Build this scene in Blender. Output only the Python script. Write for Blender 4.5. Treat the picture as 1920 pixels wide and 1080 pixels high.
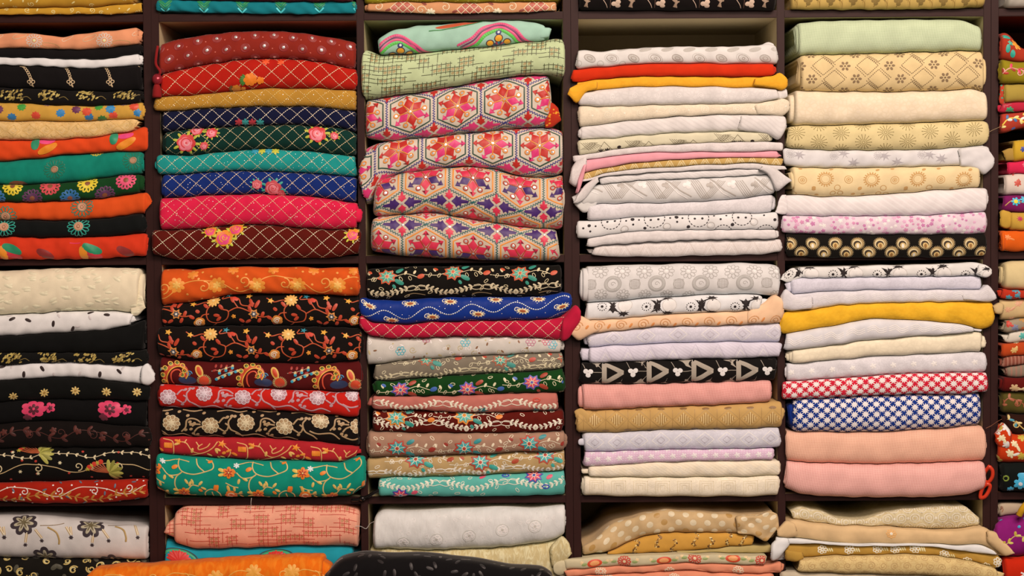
import bpy, math, random
import numpy as np

for _o in list(bpy.data.objects):
    bpy.data.objects.remove(_o)
scene = bpy.context.scene
col = scene.collection
PI = math.pi

# ------------------------------------------------------------------ camera
D, FPX = 3.7, 3700.0                       # metres to the shelf front, focal length in pixels
PITCH, ROLL = math.radians(1.9), math.radians(-0.38)
CAM = np.array([0, -D, D * math.tan(PITCH)])
FW = np.array([0, math.cos(PITCH), -math.sin(PITCH)])
_rt = np.array([1.0, 0, 0]); _up = np.cross(_rt, FW)
RT = math.cos(ROLL) * _rt + math.sin(ROLL) * _up
UP = -math.sin(ROLL) * _rt + math.cos(ROLL) * _up
cd = bpy.data.cameras.new('camera'); cam = bpy.data.objects.new('camera', cd); col.objects.link(cam)
cd.sensor_width = 36; cd.lens = 36 * FPX / 1920; cd.clip_start = .05
from mathutils import Matrix, Vector
cam.matrix_world = Matrix(((RT[0], UP[0], -FW[0], CAM[0]), (RT[1], UP[1], -FW[1], CAM[1]),
                           (RT[2], UP[2], -FW[2], CAM[2]), (0, 0, 0, 1)))
scene.camera = cam

# ------------------------------------------------------------------ light
w = bpy.data.worlds.new('shop'); scene.world = w; w.use_nodes = True
w.node_tree.nodes['Background'].inputs[0].default_value = (1.0, .77, .63, 1)
w.node_tree.nodes['Background'].inputs[1].default_value = .15
def area(name, loc, aim, sx, sy, power, colour):
    l = bpy.data.lights.new(name, 'AREA'); l.shape = 'RECTANGLE'; l.size = sx; l.size_y = sy
    l.energy = power; l.color = colour
    o = bpy.data.objects.new(name, l); col.objects.link(o); o.location = loc
    o.rotation_euler = (Vector(aim) - Vector(loc)).to_track_quat('-Z', 'Y').to_euler()
WARM = (1.0, .775, .655)
area('ceiling_lamp_strip', (0.75, -2.4, 1.8), (0.0, 0, -.3), 2.0, .6, 91, WARM)
area('ceiling_lamp_far', (0.9, -4.2, 1.4), (0.0, 0, -.4), 1.8, 1.0, 62, WARM)
scene.view_settings.view_transform = 'Standard'; scene.view_settings.look = 'None'
scene.view_settings.exposure = 0.0; scene.view_settings.gamma = 1; scene.view_settings.use_curve_mapping = False

# ------------------------------------------------------------------ small helpers
def unproj(x, y):
    """point of the shelf-front plane (Y = 0) for photo coordinates, vectorised -> X, Z in metres"""
    x = np.asarray(x, float) - 960; y = np.asarray(y, float) - 540
    d = FW[None] * FPX + RT[None] * x.ravel()[:, None] - UP[None] * y.ravel()[:, None]
    t = D / d[:, 1]
    return (CAM[0] + d[:, 0] * t).reshape(x.shape), (CAM[2] + d[:, 2] * t).reshape(x.shape)

def lin(c):
    if isinstance(c, str):
        c = [int(c[i:i + 2], 16) for i in (0, 2, 4)]
    c = np.array(c, float) / 255
    return np.where(c <= .04045, c / 12.92, ((c + .055) / 1.055) ** 2.4)
SEENWHITE = np.array([.86, .71, .64])
def alb(c):                                 # colour as it looks under the warm lamps -> surface colour
    return tuple(np.clip(lin(c) / SEENWHITE * .80, .003, .88)) + (1,)

MATS = {}
class NT:
    def __init__(s, m):
        m.use_nodes = True; s.t = m.node_tree; s.b = s.t.nodes['Principled BSDF']
    def n(s, kind, ins=None, **kw):
        nd = s.t.nodes.new(kind)
        for k, v in kw.items(): setattr(nd, k, v)
        for k, v in (ins or {}).items():
            if hasattr(v, 'is_linked') or isinstance(v, bpy.types.NodeSocket): s.t.links.new(v, nd.inputs[k])
            else: nd.inputs[k].default_value = v
        return nd
    def m(s, op, a, b=0.0, c=None):
        i = {0: a, 1: b}
        if c is not None: i[2] = c
        return s.n('ShaderNodeMath', i, operation=op).outputs[0]
    def mix(s, f, a, b):
        nd = s.n('ShaderNodeMix', data_type='RGBA')
        for i, v in ((0, f), (6, a), (7, b)):
            if isinstance(v, bpy.types.NodeSocket): s.t.links.new(v, nd.inputs[i])
            else: nd.inputs[i].default_value = v
        return nd.outputs[2]
    def link(s, a, b): s.t.links.new(a, b)

def fab(c, weave='plain', c2=None, per=4.5, amt=1.0, sheen=.06, rough=.85, bump=.35):
    """woven cloth; UV is in millimetres along and around the fold"""
    key = ('fab', c, weave, c2, per, amt, sheen, rough, bump)
    if key in MATS: return MATS[key]
    m = bpy.data.materials.new('fabric_' + c); MATS[key] = m; g = NT(m); b = g.b
    A = alb(c); B = alb(c2) if c2 else tuple(x * .72 for x in A[:3]) + (1,)
    b.inputs['Roughness'].default_value = rough
    b.inputs['Sheen Weight'].default_value = sheen; b.inputs['Sheen Roughness'].default_value = .45
    b.inputs['Specular IOR Level'].default_value = .12
    uv = g.n('ShaderNodeUVMap').outputs[0]
    sep = g.n('ShaderNodeSeparateXYZ', {0: uv}); u, v = sep.outputs[0], sep.outputs[1]
    big = g.n('ShaderNodeTexNoise', {'Vector': uv, 'Scale': .035, 'Detail': 3.0}).outputs[0]
    fine = g.n('ShaderNodeTexNoise', {'Vector': uv, 'Scale': .55, 'Detail': 2.0}).outputs[0]
    hgt = fine; fac = None; depth = .5
    k = 2 * PI / per
    if weave in ('dots', 'twill', 'ribs'):
        if weave == 'dots':
            a = g.m('SINE', g.m('MULTIPLY', g.m('ADD', u, v), k)); c_ = g.m('SINE', g.m('MULTIPLY', g.m('SUBTRACT', u, g.m('MULTIPLY', v, 1.25)), k))
            f = g.m('MULTIPLY', a, c_)
        elif weave == 'twill':
            f = g.m('SINE', g.m('MULTIPLY', g.m('ADD', u, g.m('MULTIPLY', v, 1.3)), k))
        else:
            f = g.m('SINE', g.m('MULTIPLY', u, k))
        fac = g.n('ShaderNodeMapRange', {0: f, 1: .1, 2: .75, 3: 0.0, 4: amt}).outputs[0]
        hgt = g.m('SUBTRACT', g.m('MULTIPLY', fine, .5), fac); depth = .8
    elif weave == 'scales':
        vo = g.n('ShaderNodeTexVoronoi', {'Vector': uv, 'Scale': 1 / per}, feature='DISTANCE_TO_EDGE').outputs[0]
        fac = g.n('ShaderNodeMapRange', {0: vo, 1: 0.0, 2: .22, 3: amt, 4: 0.0}).outputs[0]
        hgt = g.m('SUBTRACT', g.m('MULTIPLY', fine, .4), fac); depth = .8
    elif weave == 'damask':
        nz = g.n('ShaderNodeTexNoise', {'Vector': uv, 'Scale': 1 / per, 'Detail': 1.5, 'Distortion': 1.6}).outputs[0]
        f = g.m('SINE', g.m('MULTIPLY', nz, 26.0))
        fac = g.n('ShaderNodeMapRange', {0: f, 1: .15, 2: .6, 3: 0.0, 4: amt}).outputs[0]
        hgt = g.m('ADD', g.m('MULTIPLY', fine, .4), fac); depth = .7
    elif weave == 'fleck':
        vo = g.n('ShaderNodeTexVoronoi', {'Vector': uv, 'Scale': 1 / per})
        rn = g.n('ShaderNodeSeparateColor', {0: vo.outputs['Color']}).outputs[0]
        near = g.m('LESS_THAN', vo.outputs['Distance'], .42)
        fac = g.m('MULTIPLY', g.m('MULTIPLY', g.m('GREATER_THAN', rn, .62), near), amt)
        hgt = g.m('ADD', g.m('MULTIPLY', fine, .4), fac)
    elif weave == 'crinkle':
        nz = g.n('ShaderNodeTexNoise', {'Vector': g.n('ShaderNodeMapping', {'Vector': uv, 'Scale': (1 / per, .35 / per, 1)}).outputs[0], 'Scale': 1.0, 'Detail': 4.0, 'Distortion': 1.0}).outputs[0]
        fac = g.n('ShaderNodeMapRange', {0: nz, 1: .45, 2: .62, 3: 0.0, 4: amt}).outputs[0]
        hgt = g.m('ADD', nz, g.m('MULTIPLY', fine, .15)); depth = 2.4
    elif weave == 'knit':
        wv = g.n('ShaderNodeTexVoronoi', {'Vector': uv, 'Scale': 1 / per}, feature='SMOOTH_F1').outputs[0]
        fac = g.n('ShaderNodeMapRange', {0: wv, 1: .3, 2: .9, 3: 0.0, 4: amt}).outputs[0]
        hgt = g.m('SUBTRACT', g.m('MULTIPLY', fine, .6), wv); depth = .9
    base = g.mix(g.n('ShaderNodeMapRange', {0: big, 1: .35, 2: .65, 3: 0.0, 4: 1.0}).outputs[0],
                 tuple(x * .93 for x in A[:3]) + (1,), tuple(min(.9, x * 1.05) for x in A[:3]) + (1,))
    if fac is not None: base = g.mix(fac, base, B)
    g.link(base, b.inputs['Base Color'])
    bp = g.n('ShaderNodeBump', {'Strength': bump, 'Distance': depth * .001, 'Height': hgt})
    g.link(bp.outputs[0], b.inputs['Normal'])
    return m

def thr(c, kind='thread'):
    """embroidery thread / print / sequin"""
    key = (kind, c)
    if key in MATS: return MATS[key]
    m = bpy.data.materials.new(kind + '_' + c); MATS[key] = m; g = NT(m); b = g.b
    A = alb(c)
    uv = g.n('ShaderNodeTexCoord').outputs['Object']
    nz = g.n('ShaderNodeTexNoise', {'Vector': uv, 'Scale': 900.0, 'Detail': 2.0}).outputs[0]
    base = g.mix(nz, tuple(x * .8 for x in A[:3]) + (1,), tuple(min(.92, x * 1.2) for x in A[:3]) + (1,))
    g.link(base, b.inputs['Base Color'])
    b.inputs['Roughness'].default_value = {'thread': .5, 'print': .8, 'sequin': .22, 'metal': .35}[kind]
    if kind in ('sequin', 'metal'): b.inputs['Metallic'].default_value = .55
    if kind == 'thread': b.inputs['Sheen Weight'].default_value = .3
    return m

def wood(name, c, rough=.5, grain=.12):
    m = bpy.data.materials.new(name); g = NT(m); b = g.b
    A = np.array(alb(c)[:3])
    tc = g.n('ShaderNodeTexCoord').outputs['Object']
    mp = g.n('ShaderNodeMapping', {'Vector': tc, 'Scale': (6.0, 6.0, 6.0)}).outputs[0]
    nz = g.n('ShaderNodeTexNoise', {'Vector': mp, 'Scale': 9.0, 'Detail': 6.0, 'Distortion': .6}).outputs[0]
    g.link(g.mix(nz, tuple(A * (1 - grain)) + (1,), tuple(A * (1 + grain)) + (1,)), b.inputs['Base Color'])
    b.inputs['Roughness'].default_value = rough; b.inputs['Specular IOR Level'].default_value = .2
    g.link(g.n('ShaderNodeBump', {'Strength': .08, 'Distance': .0006, 'Height': nz}).outputs[0], b.inputs['Normal'])
    return m

def mesh_obj(name, V, F, mats, midx=None, uvs=None, parent=None, smooth=True):
    """V (n,3) metres, F list of arrays of equal-length faces"""
    me = bpy.data.meshes.new(name)
    V = np.asarray(V, np.float32)
    me.vertices.add(len(V)); me.vertices.foreach_set('co', V.ravel())
    loops = np.concatenate([f.ravel() for f in F]).astype(np.int32)
    tot = np.concatenate([np.full(len(f), f.shape[1]) for f in F]).astype(np.int32)
    st = np.concatenate([[0], np.cumsum(tot)[:-1]]).astype(np.int32)
    me.loops.add(len(loops)); me.loops.foreach_set('vertex_index', loops)
    me.polygons.add(len(tot)); me.polygons.foreach_set('loop_start', st); me.polygons.foreach_set('loop_total', tot)
    if smooth: me.polygons.foreach_set('use_smooth', np.ones(len(tot), bool))
    for m in mats: me.materials.append(m)
    if midx is not None: me.polygons.foreach_set('material_index', np.asarray(midx, np.int32))
    if uvs is not None:
        l = me.uv_layers.new(name='UVMap'); l.data.foreach_set('uv', np.asarray(uvs, np.float32)[loops].ravel())
    me.update(calc_edges=True); me.validate()
    o = bpy.data.objects.new(name, me); col.objects.link(o)
    if parent is not None: o.parent = parent
    return o

def box(name, x0, x1, y0, y1, z0, z1, mat, parent=None, bev=.0012):
    import bmesh
    bm = bmesh.new(); bmesh.ops.create_cube(bm, size=1)
    for v in bm.verts:
        v.co = Vector(((x0 + x1) / 2 + v.co.x * (x1 - x0), (y0 + y1) / 2 + v.co.y * (y1 - y0), (z0 + z1) / 2 + v.co.z * (z1 - z0)))
    if bev: bmesh.ops.bevel(bm, geom=bm.edges[:], offset=bev, segments=2, affect='EDGES')
    me = bpy.data.meshes.new(name); bm.to_mesh(me); bm.free()
    mats = mat if isinstance(mat, (list, tuple)) else [mat]
    for q in mats: me.materials.append(q)
    o = bpy.data.objects.new(name, me); col.objects.link(o)
    if parent is not None: o.parent = parent
    return o

def tag(o, label, cat, group=None, kind=None):
    if label: o['label'] = label
    if cat: o['category'] = cat
    if group: o['group'] = group
    if kind: o['kind'] = kind
    return o

# ------------------------------------------------------------------ the shelving
BOARD = .014; DEPTH = .34
CELLS = {1: (-1.056, -.6855), 2: (-.6565, -.287), 3: (-.2735, .0985), 4: (.127, .498), 5: (.512, .884), 6: (.912, 1.283)}
FLOORS = {0: .516, 1: .062, 2: -.391, 3: -.565}          # top face of the board each row stands on
BR = wood('dark_brown_board_edge', '2e1310')
CR = wood('cream_board_face', 'd6b88c', rough=.6, grain=.04)
DK = wood('brown_board_face', '6b4028', rough=.5)
wall = box('wall_back', -2.2, 2.2, DEPTH + .02, DEPTH + .06, -1.3, 1.5, wood('wall_paint', 'c9b49a', .8, .03), bev=0)
tag(wall, 'plain beige wall behind the shelving', None, kind='structure')

def panel(name, x0, x1, z0, z1, inner, root):
    """board whose front edge is dark laminate and whose faces are inner laminate"""
    o = box(name, x0, x1, .0022, DEPTH, z0, z1, inner, root, bev=.0006)
    e = box('edge_band', x0 - .0002, x1 + .0002, 0, .0032, z0 - .0002, z1 + .0002, BR, o, bev=.0009)
    return o
def unit(cells, inner, label, left_open=False):
    root = bpy.data.objects.new('shelving_unit', None); col.objects.link(root)
    xa, xb = CELLS[cells[0]][0], CELLS[cells[-1]][1]
    tag(root, label, 'shelf', 'shelving units side by side')
    zb, zt = -.565 - BOARD, .962
    panel('side_panel', xa - .0143, xa, zb, zt, inner, root)
    panel('side_panel', xb, xb + .0143, zb, zt, inner, root)
    for a, b in zip(cells[:-1], cells[1:]):
        panel('divider', CELLS[a][1], CELLS[b][0], zb, zt, inner, root)
    for c in cells:
        x0, x1 = CELLS[c]
        for z in (.516, .062, -.391, -.565, .970):
            panel('shelf_board', x0, x1, z - BOARD, z, inner, root)
        box('back_panel', x0, x1, DEPTH - .006, DEPTH, zb, zt, inner, root, bev=0)
    return root
unit([1], DK, 'dark brown shelving unit holding the orange, teal and black fabrics')
unit([2, 3], CR, 'dark-edged shelving unit holding the lattice and hexagon embroidered stacks')
unit([4, 5], CR, 'dark-edged shelving unit holding the mostly white and pastel stacks')
unit([6], DK, 'dark-edged shelving unit seen only at its first narrow strip')
led = bpy.data.objects.new('base_cabinet', None); col.objects.link(led)
tag(led, 'dark brown base cabinet ledge under the shelving', 'cabinet')
box('ledge_top', -1.08, 1.30, -.30, DEPTH, -.597, -.5792, BR, led)
box('cabinet_body', -1.07, 1.29, -.27, DEPTH, -1.25, -.597, BR, led)

# ------------------------------------------------------------------ folded cloth builder
class Curve:
    """smooth line through photo points, with a little cloth jitter"""
    def __init__(s, pts, seed, jit=.7, sig=7):
        if isinstance(pts, (int, float)): pts = [(0, pts), (1920, pts)]
        x = np.arange(-140, 2300.0); p = np.array(sorted(pts), float)
        y = np.interp(x, p[:, 0], p[:, 1])
        k = np.exp(-.5 * (np.arange(-21, 22) / sig) ** 2); k /= k.sum()
        y = np.convolve(np.pad(y, 21, mode='edge'), k, mode='valid')
        r = random.Random(seed)
        for _ in range(4):
            y = y + jit * .5 * np.sin(x * 2 * PI / r.uniform(24, 120) + r.uniform(0, 6.3))
        s.x, s.y = x, y
    def __call__(s, x): return np.interp(x, s.x, s.y)

NSE = 1.28                                 # how boxy the fold is (1 = round)
_ARC = {}
def arc(nose):
    """fold profile: share of its length -> angle, so that art is not stretched round the fold"""
    k = round(nose, 2)
    if k not in _ARC:
        ph = np.linspace(0, PI / 2, 400); z = .5 * np.sin(ph) ** (1 / NSE); y = k * (1 - np.maximum(np.cos(ph), 0) ** (1 / NSE))
        t = np.concatenate([[0], np.cumsum(np.hypot(np.diff(z), np.diff(y)))]); _ARC[k] = (t / t[-1], ph)
    return _ARC[k]
class Cloth:
    def __init__(s, x0, x1, top, bot, yf, depth, nose, cell, row, seed, wrinkle, end=6, gap=1.0):
        s.x0, s.x1, s.top, s.bot, s.yf, s.depth = x0, x1, top, bot, yf, depth
        s.nose, s.wr, s.e, s.gap = nose, wrinkle, end, gap
        s.lim = CELLS[cell] if cell else None
        s.floor = FLOORS[row] if row is not None else None
        r = random.Random(seed); s.r = r
        s.waves = [(r.uniform(30, 150), r.uniform(-1.2, 1.2), r.uniform(0, 6.3), r.uniform(.4, 1)) for _ in range(5)]
        s.waves += [(r.uniform(12, 26), r.uniform(-.8, .8), r.uniform(0, 6.3), r.uniform(.12, .3)) for _ in range(3)]
        s.ridges = [(r.uniform(45, 130), r.uniform(-1.8, 1.8), r.uniform(0, 6.3), r.uniform(.15, .5)) for _ in range(3)]
        s.tilt = [r.uniform(-3, 3), r.uniform(-3, 3)]; s.slant = [r.uniform(-3, 3), r.uniform(-3, 3)]
        xs = np.linspace(x0, x1, 40); s.hmax = float((s.H(xs)).max()); s.hmean = float(s.H(xs).mean())
        s.wmax = PI * s.hmax / 4
    def H(s, x): return np.maximum(s.bot(x) - s.top(x) - s.gap, 4.0)
    def at(s, x, y):
        xc = min(max(x, s.x0), s.x1)
        h = float(s.H(xc)); yc = float(s.top(xc) + s.bot(xc)) / 2
        q = max(-1, min(1, (yc - y) / (h / 2)))
        t, ph = arc(s.nose); a = math.asin(abs(q) ** NSE)
        return x, math.copysign(float(np.interp(a, ph, t)), q) * PI * h / 4
    def world(s, x, w, off=0.0, sc=1.0):
        x = np.asarray(x, float); w = np.asarray(w, float)
        H = s.H(x); yc = (s.top(x) + s.bot(x)) / 2
        ds = np.minimum(x - s.x0, s.x1 - x) / s.e
        f = np.sqrt(np.maximum(0, 1 - (1 - np.clip(ds, 0, 1)) ** 2))
        tq, pq = arc(s.nose); qq = np.clip(w / (PI * H / 4), -1, 1)
        ph = np.sign(qq) * np.interp(np.abs(qq), tq, pq)
        ex = np.maximum(0, np.abs(w) - PI * H / 4)
        p = s.nose * H; R = H / 2 * (.82 + .18 * f)
        sp, cp = np.sin(ph), np.maximum(np.cos(ph), 0)
        sz = np.sign(sp) * np.abs(sp) ** (1 / NSE); cy = cp ** (1 / NSE)
        ny, nz = -cp * (H / 2), sp * p
        nl = np.hypot(ny, nz) + 1e-6; ny, nz = ny / nl, nz / nl
        wv = 0
        for L, k, a, amp in s.waves: wv = wv + amp * np.sin(2 * PI * (x + k * w) / L + a)
        for L, k, a, amp in s.ridges: wv = wv + amp * (1 - 2 * np.abs(np.sin(PI * (x + k * w) / L + a)) ** .6)
        d = off * np.clip(cp * 3, .15, 1) + s.wr * wv * np.clip(cp * 1.7 - .2, 0, 1) * .5
        t = (x - s.x0) / (s.x1 - s.x0)
        Y = s.yf + s.tilt[0] * (1 - t) + s.tilt[1] * t + (1 - f) * p * .55 + p * (1 - cy) + ex + d * ny
        py = yc - (R * sz + d * nz) * sc
        if sc != 1: Y = np.maximum(Y, s.yf + (1 - sc) * H * .5)
        px = x + sp * np.where(t < .5, s.slant[0], s.slant[1]) * (1 - f) 
        X, Z = unproj(px, py); Y = Y * .001
        return s.clampw(np.stack([X, Y, Z], -1))
    def clampw(s, G):
        """keep what lies behind the board edges inside the cell; only the part in front may spill over"""
        if s.lim is None: return G
        X, Y, Z = G[..., 0], G[..., 1], G[..., 2]
        free = np.maximum(0, -Y - .006) * 3
        X = np.clip(X, s.lim[0] + .002 - free, s.lim[1] - .002 + free)
        if s.floor is not None: Z = np.maximum(Z, s.floor + .0012 - free)
        Y = np.minimum(Y, DEPTH - .009)
        return np.stack([X, Y, Z], -1)
    def body(s, name, mat, parent=None, dense=1.0):
        L = s.x1 - s.x0; n = max(8, int(L / 4.5 * dense))
        ends = np.array([0, .12, .3, .55, .8]) * s.e
        us = np.concatenate([s.x0 + ends, np.linspace(s.x0 + s.e, s.x1 - s.e, n), s.x1 - ends[::-1]])
        W = PI * s.H(us) / 4
        ks = np.concatenate([np.linspace(-1, 1, 23)])
        dd = max(5, s.depth - s.nose * s.hmean)
        ex = np.array([dd, dd * .6, dd * .3, dd * .13, dd * .06, dd * .025])
        cols = [-(W + e_) for e_ in ex] + [W * k for k in ks] + [W + e_ for e_ in ex[::-1]]
        w = np.stack(cols, 1); u = np.repeat(us[:, None], w.shape[1], 1)
        G = s.world(u, w)
        nu, nv = w.shape
        rings = [G]; uu, ww = [u], [w]
        def cap(i, sgn):
            out = []
            for scl, dx in ((.86, 1.2), (.84, -3.5), (.64, -1), (.62, -4), (.4, -2), (.38, -5), (.15, -4)):
                g = s.world(u[i:i + 1], w[i:i + 1], sc=scl).copy()
                g[..., 0] += sgn * dx * .001; out.append(s.clampw(g))
            return out
        A = cap(0, -1); B = cap(nu - 1, 1)
        allr = np.concatenate(A[::-1] + [G] + B, 0)
        uall = np.concatenate([u[:1]] * 7 + [u] + [u[-1:]] * 7, 0); wall_ = np.concatenate([w[:1]] * 7 + [w] + [w[-1:]] * 7, 0)
        N = allr.shape[0]
        idx = np.arange(N * nv).reshape(N, nv)
        nx = np.roll(idx, -1, 1)
        q = np.stack([idx[:-1], idx[1:], nx[1:], nx[:-1]], -1).reshape(-1, 4)
        uv = np.stack([uall, wall_], -1).reshape(-1, 2)
        o = mesh_obj(name, allr.reshape(-1, 3), [q, idx[:1], idx[-1:, ::-1]], [mat], uvs=uv, parent=parent)
        return o

class Pat:
    """flat art laid on a cloth: strokes and fills in (x, w) millimetres, mapped onto the fold"""
    def __init__(s, cloth, seed=0):
        s.c = cloth; s.layers = {}; s.cur = 'embroidery'; s.rng = random.Random(seed)
        s.x0, s.x1, s.wm = cloth.x0, cloth.x1, cloth.wmax
        s.at = cloth.at
    def lay(s, name): s.cur = name; return s
    def add(s, V, F, m): s.layers.setdefault(s.cur, []).append((V, F, m))
    def us(s, pitch, ph=0.0, pad=1.0):
        k = math.floor((s.x0 - ph) / pitch - pad)
        while ph + k * pitch < s.x1 + pitch * pad:
            yield k, ph + k * pitch; k += 1
    def grid(s, du, dw, u0=0.0, w0=0.0, stag=.5):
        j0 = int(math.floor((-s.wm - w0) / dw)) - 1
        for j in range(j0, -j0 + int(2 * abs(w0) / dw) + 3):
            wv = w0 + j * dw
            if abs(wv) > s.wm + dw: continue
            for k, u in s.us(du, u0 + (j % 2) * stag * du): yield u, wv, k, j
    def curve(s, pts, wd, m, z=0, closed=False, raw=False):
        P = np.asarray(pts, float)
        if closed: P = np.vstack([P, P[:1]])
        if not raw:
            sg = np.hypot(*(P[1:] - P[:-1]).T); t = np.concatenate([[0], np.cumsum(sg)])
            if t[-1] < .1: return
            n = max(2, int(t[-1] / 3.0) + 1); tt = np.linspace(0, t[-1], n)
            tt = np.unique(np.concatenate([tt, t])) if len(P) < 30 else tt
            P = np.stack([np.interp(tt, t, P[:, 0]), np.interp(tt, t, P[:, 1])], 1)
        d = np.gradient(P, axis=0); d /= (np.hypot(d[:, 0], d[:, 1])[:, None] + 1e-9)
        nr = np.stack([-d[:, 1], d[:, 0]], 1) * wd / 2
        b = .15 + z * .25; n = len(P)
        if wd < 1.5:
            V = np.concatenate([np.c_[P - nr, np.full(n, b + .1)], np.c_[P + nr, np.full(n, b + .1)]])
            i = np.arange(n - 1); F = np.concatenate([np.c_[i, i + 1, i + 1 + n], np.c_[i, i + 1 + n, i + n]])
        else:
            V = np.concatenate([np.c_[P - nr, np.full(n, b)], np.c_[P, np.full(n, b + min(.7, wd * .22))], np.c_[P + nr, np.full(n, b)]])
            i = np.arange(n - 1); F = []
            for a in (0, n): F += [np.c_[i + a, i + 1 + a, i + 1 + a + n], np.c_[i + a, i + 1 + a + n, i + a + n]]
            F = np.concatenate(F)
        s.add(V, F, m)
    def sm(s, pts, n=7):
        """catmull-rom samples"""
        P = [np.array(p, float) for p in pts]; P = [2 * P[0] - P[1]] + P + [2 * P[-1] - P[-2]]; out = []
        for i in range(1, len(P) - 2):
            for t in np.linspace(0, 1, n, endpoint=False):
                a, b, c, d = P[i - 1:i + 3]
                out.append(.5 * (2 * b + (c - a) * t + (2 * a - 5 * b + 4 * c - d) * t * t + (3 * b - a - 3 * c + d) * t ** 3))
        return np.array(out + [P[-2]])
    def scurve(s, pts, wd, m, z=0): s.curve(s.sm(pts), wd, m, z)
    def fill(s, pts, m, z=0, h=.3, c=None):
        P = np.asarray(pts, float); c = P.mean(0) if c is None else np.asarray(c, float)
        rm = np.hypot(*(P - c).T).max(); k = max(1, int(math.ceil(rm / 5.0))); n = len(P)
        b = .15 + z * .25
        V = [np.array([[c[0], c[1], b + h]])]
        for j in range(1, k + 1):
            t = j / k; V.append(np.c_[c + (P - c) * t, np.full(n, b + h * (1 - t * t))])
        V = np.concatenate(V); i = np.arange(n); i2 = (i + 1) % n
        F = [np.c_[np.zeros(n, int), 1 + i, 1 + i2]]
        for j in range(1, k):
            a = 1 + (j - 1) * n; e = 1 + j * n
            F += [np.c_[a + i, e + i, e + i2], np.c_[a + i, e + i2, a + i2]]
        s.add(V, np.concatenate(F), m)
    def radial(s, c, fn, m, z=0, n=28, h=.3, rot=0.0, sx=1.0, sy=1.0, tilt=0.0):
        th = np.linspace(0, 2 * PI, n, endpoint=False); r = np.array([fn(t) for t in th])
        x, y = r * np.cos(th + rot) * sx, r * np.sin(th + rot) * sy
        ct, st = math.cos(tilt), math.sin(tilt)
        s.fill(np.c_[c[0] + x * ct - y * st, c[1] + x * st + y * ct], m, z, h, c)
    def dot(s, c, r, m, z=0, n=8, h=.4): s.radial(c, lambda t: r, m, z, n, h)
    def ell(s, c, a, b, rot, m, z=0, n=16, h=.35): s.radial(c, lambda t: 1.0, m, z, n, h, 0, a, b, rot)
    def ring(s, c, r, wd, m, z=0, a0=0.0, a1=2 * PI, sy=1.0, rot=0.0):
        n = max(8, int(r * abs(a1 - a0) / 2.2)); t = np.linspace(a0, a1, n + 1)
        x, y = r * np.cos(t), r * np.sin(t) * sy; cr, sr = math.cos(rot), math.sin(rot)
        s.curve(np.c_[c[0] + x * cr - y * sr, c[1] + x * sr + y * cr], wd, m, z, raw=True)
    def line(s, p, q, wd, m, z=0): s.curve([p, q], wd, m, z)
    def flower(s, c, r, n, m, z=0, inner=.45, rot=0.0, pw=.7, h=.6, sy=1.0):
        s.radial(c, lambda t: r * (inner + (1 - inner) * abs(math.sin(n * t / 2)) ** pw), m, z, max(24, n * 8), h, rot, 1.0, sy)
    def star(s, c, r, n, m, z=0, rin=.4, rot=0.0, h=.3, sy=1.0):
        th = np.arange(2 * n) * PI / n + rot; rr = np.where(np.arange(2 * n) % 2 == 0, r, r * rin)
        s.fill(np.c_[c[0] + rr * np.cos(th), c[1] + rr * np.sin(th) * sy], m, z, h, c)
    def leaf(s, c, ang, ln, wd, m, z=0, h=.5):
        t = np.linspace(0, PI, 9); a = ln * (1 - np.cos(t)) / 2; b = wd / 2 * np.sin(t) ** .8
        P = np.concatenate([np.c_[a, b], np.c_[a[-2:0:-1], -b[-2:0:-1]]])
        ca, sa = math.cos(ang), math.sin(ang)
        s.fill(np.c_[c[0] + P[:, 0] * ca - P[:, 1] * sa, c[1] + P[:, 0] * sa + P[:, 1] * ca], m, z, h)
    def oleaf(s, c, ang, ln, wd, lw, m, z=0):
        t = np.linspace(0, PI, 9); a = ln * (1 - np.cos(t)) / 2; b = wd / 2 * np.sin(t) ** .8
        P = np.concatenate([np.c_[a, b], np.c_[a[-2:0:-1], -b[-2:0:-1]]]); ca, sa = math.cos(ang), math.sin(ang)
        s.curve(np.c_[c[0] + P[:, 0] * ca - P[:, 1] * sa, c[1] + P[:, 0] * sa + P[:, 1] * ca], lw, m, z, closed=True, raw=True)
    def diamond(s, c, a, b, m, z=0, rot=0.0, h=.3):
        P = np.array([(a, 0), (a / 2, b / 2), (0, b), (-a / 2, b / 2), (-a, 0), (-a / 2, -b / 2), (0, -b), (a / 2, -b / 2)], float); cr, sr = math.cos(rot), math.sin(rot)
        s.fill(np.c_[c[0] + P[:, 0] * cr - P[:, 1] * sr, c[1] + P[:, 0] * sr + P[:, 1] * cr], m, z, h, c)
    def odiamond(s, c, a, b, lw, m, z=0):
        s.curve([(c[0] + a, c[1]), (c[0], c[1] + b), (c[0] - a, c[1]), (c[0], c[1] - b)], lw, m, z, closed=True)
    def spiral(s, c, r, turns, wd, m, z=0, rot=0.0, sg=1):
        n = max(10, int(turns * 14)); t = np.linspace(0, 1, n)
        a = rot + sg * turns * 2 * PI * t; rr = r * (1 - .85 * t)
        s.curve(np.c_[c[0] + rr * np.cos(a), c[1] + rr * np.sin(a)], wd, m, z, raw=True)
    def beads(s, pts, step, r, m, z=0):
        P = np.asarray(pts, float); sg = np.hypot(*(P[1:] - P[:-1]).T); t = np.concatenate([[0], np.cumsum(sg)])
        for q in np.arange(0, t[-1], step):
            s.dot((float(np.interp(q, t, P[:, 0])), float(np.interp(q, t, P[:, 1]))), r, m, z, 6, .8)
    def loopflower(s, c, r, n, m, lw=1.2, z=0, r0=.35, rot=0.0):
        for k in range(n):
            a = rot + k * 2 * PI / n
            s.oleaf((c[0] + r * r0 * math.cos(a), c[1] + r * r0 * math.sin(a)), a, r * (1 - r0), r * 4 / n, lw, m, z)
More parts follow.
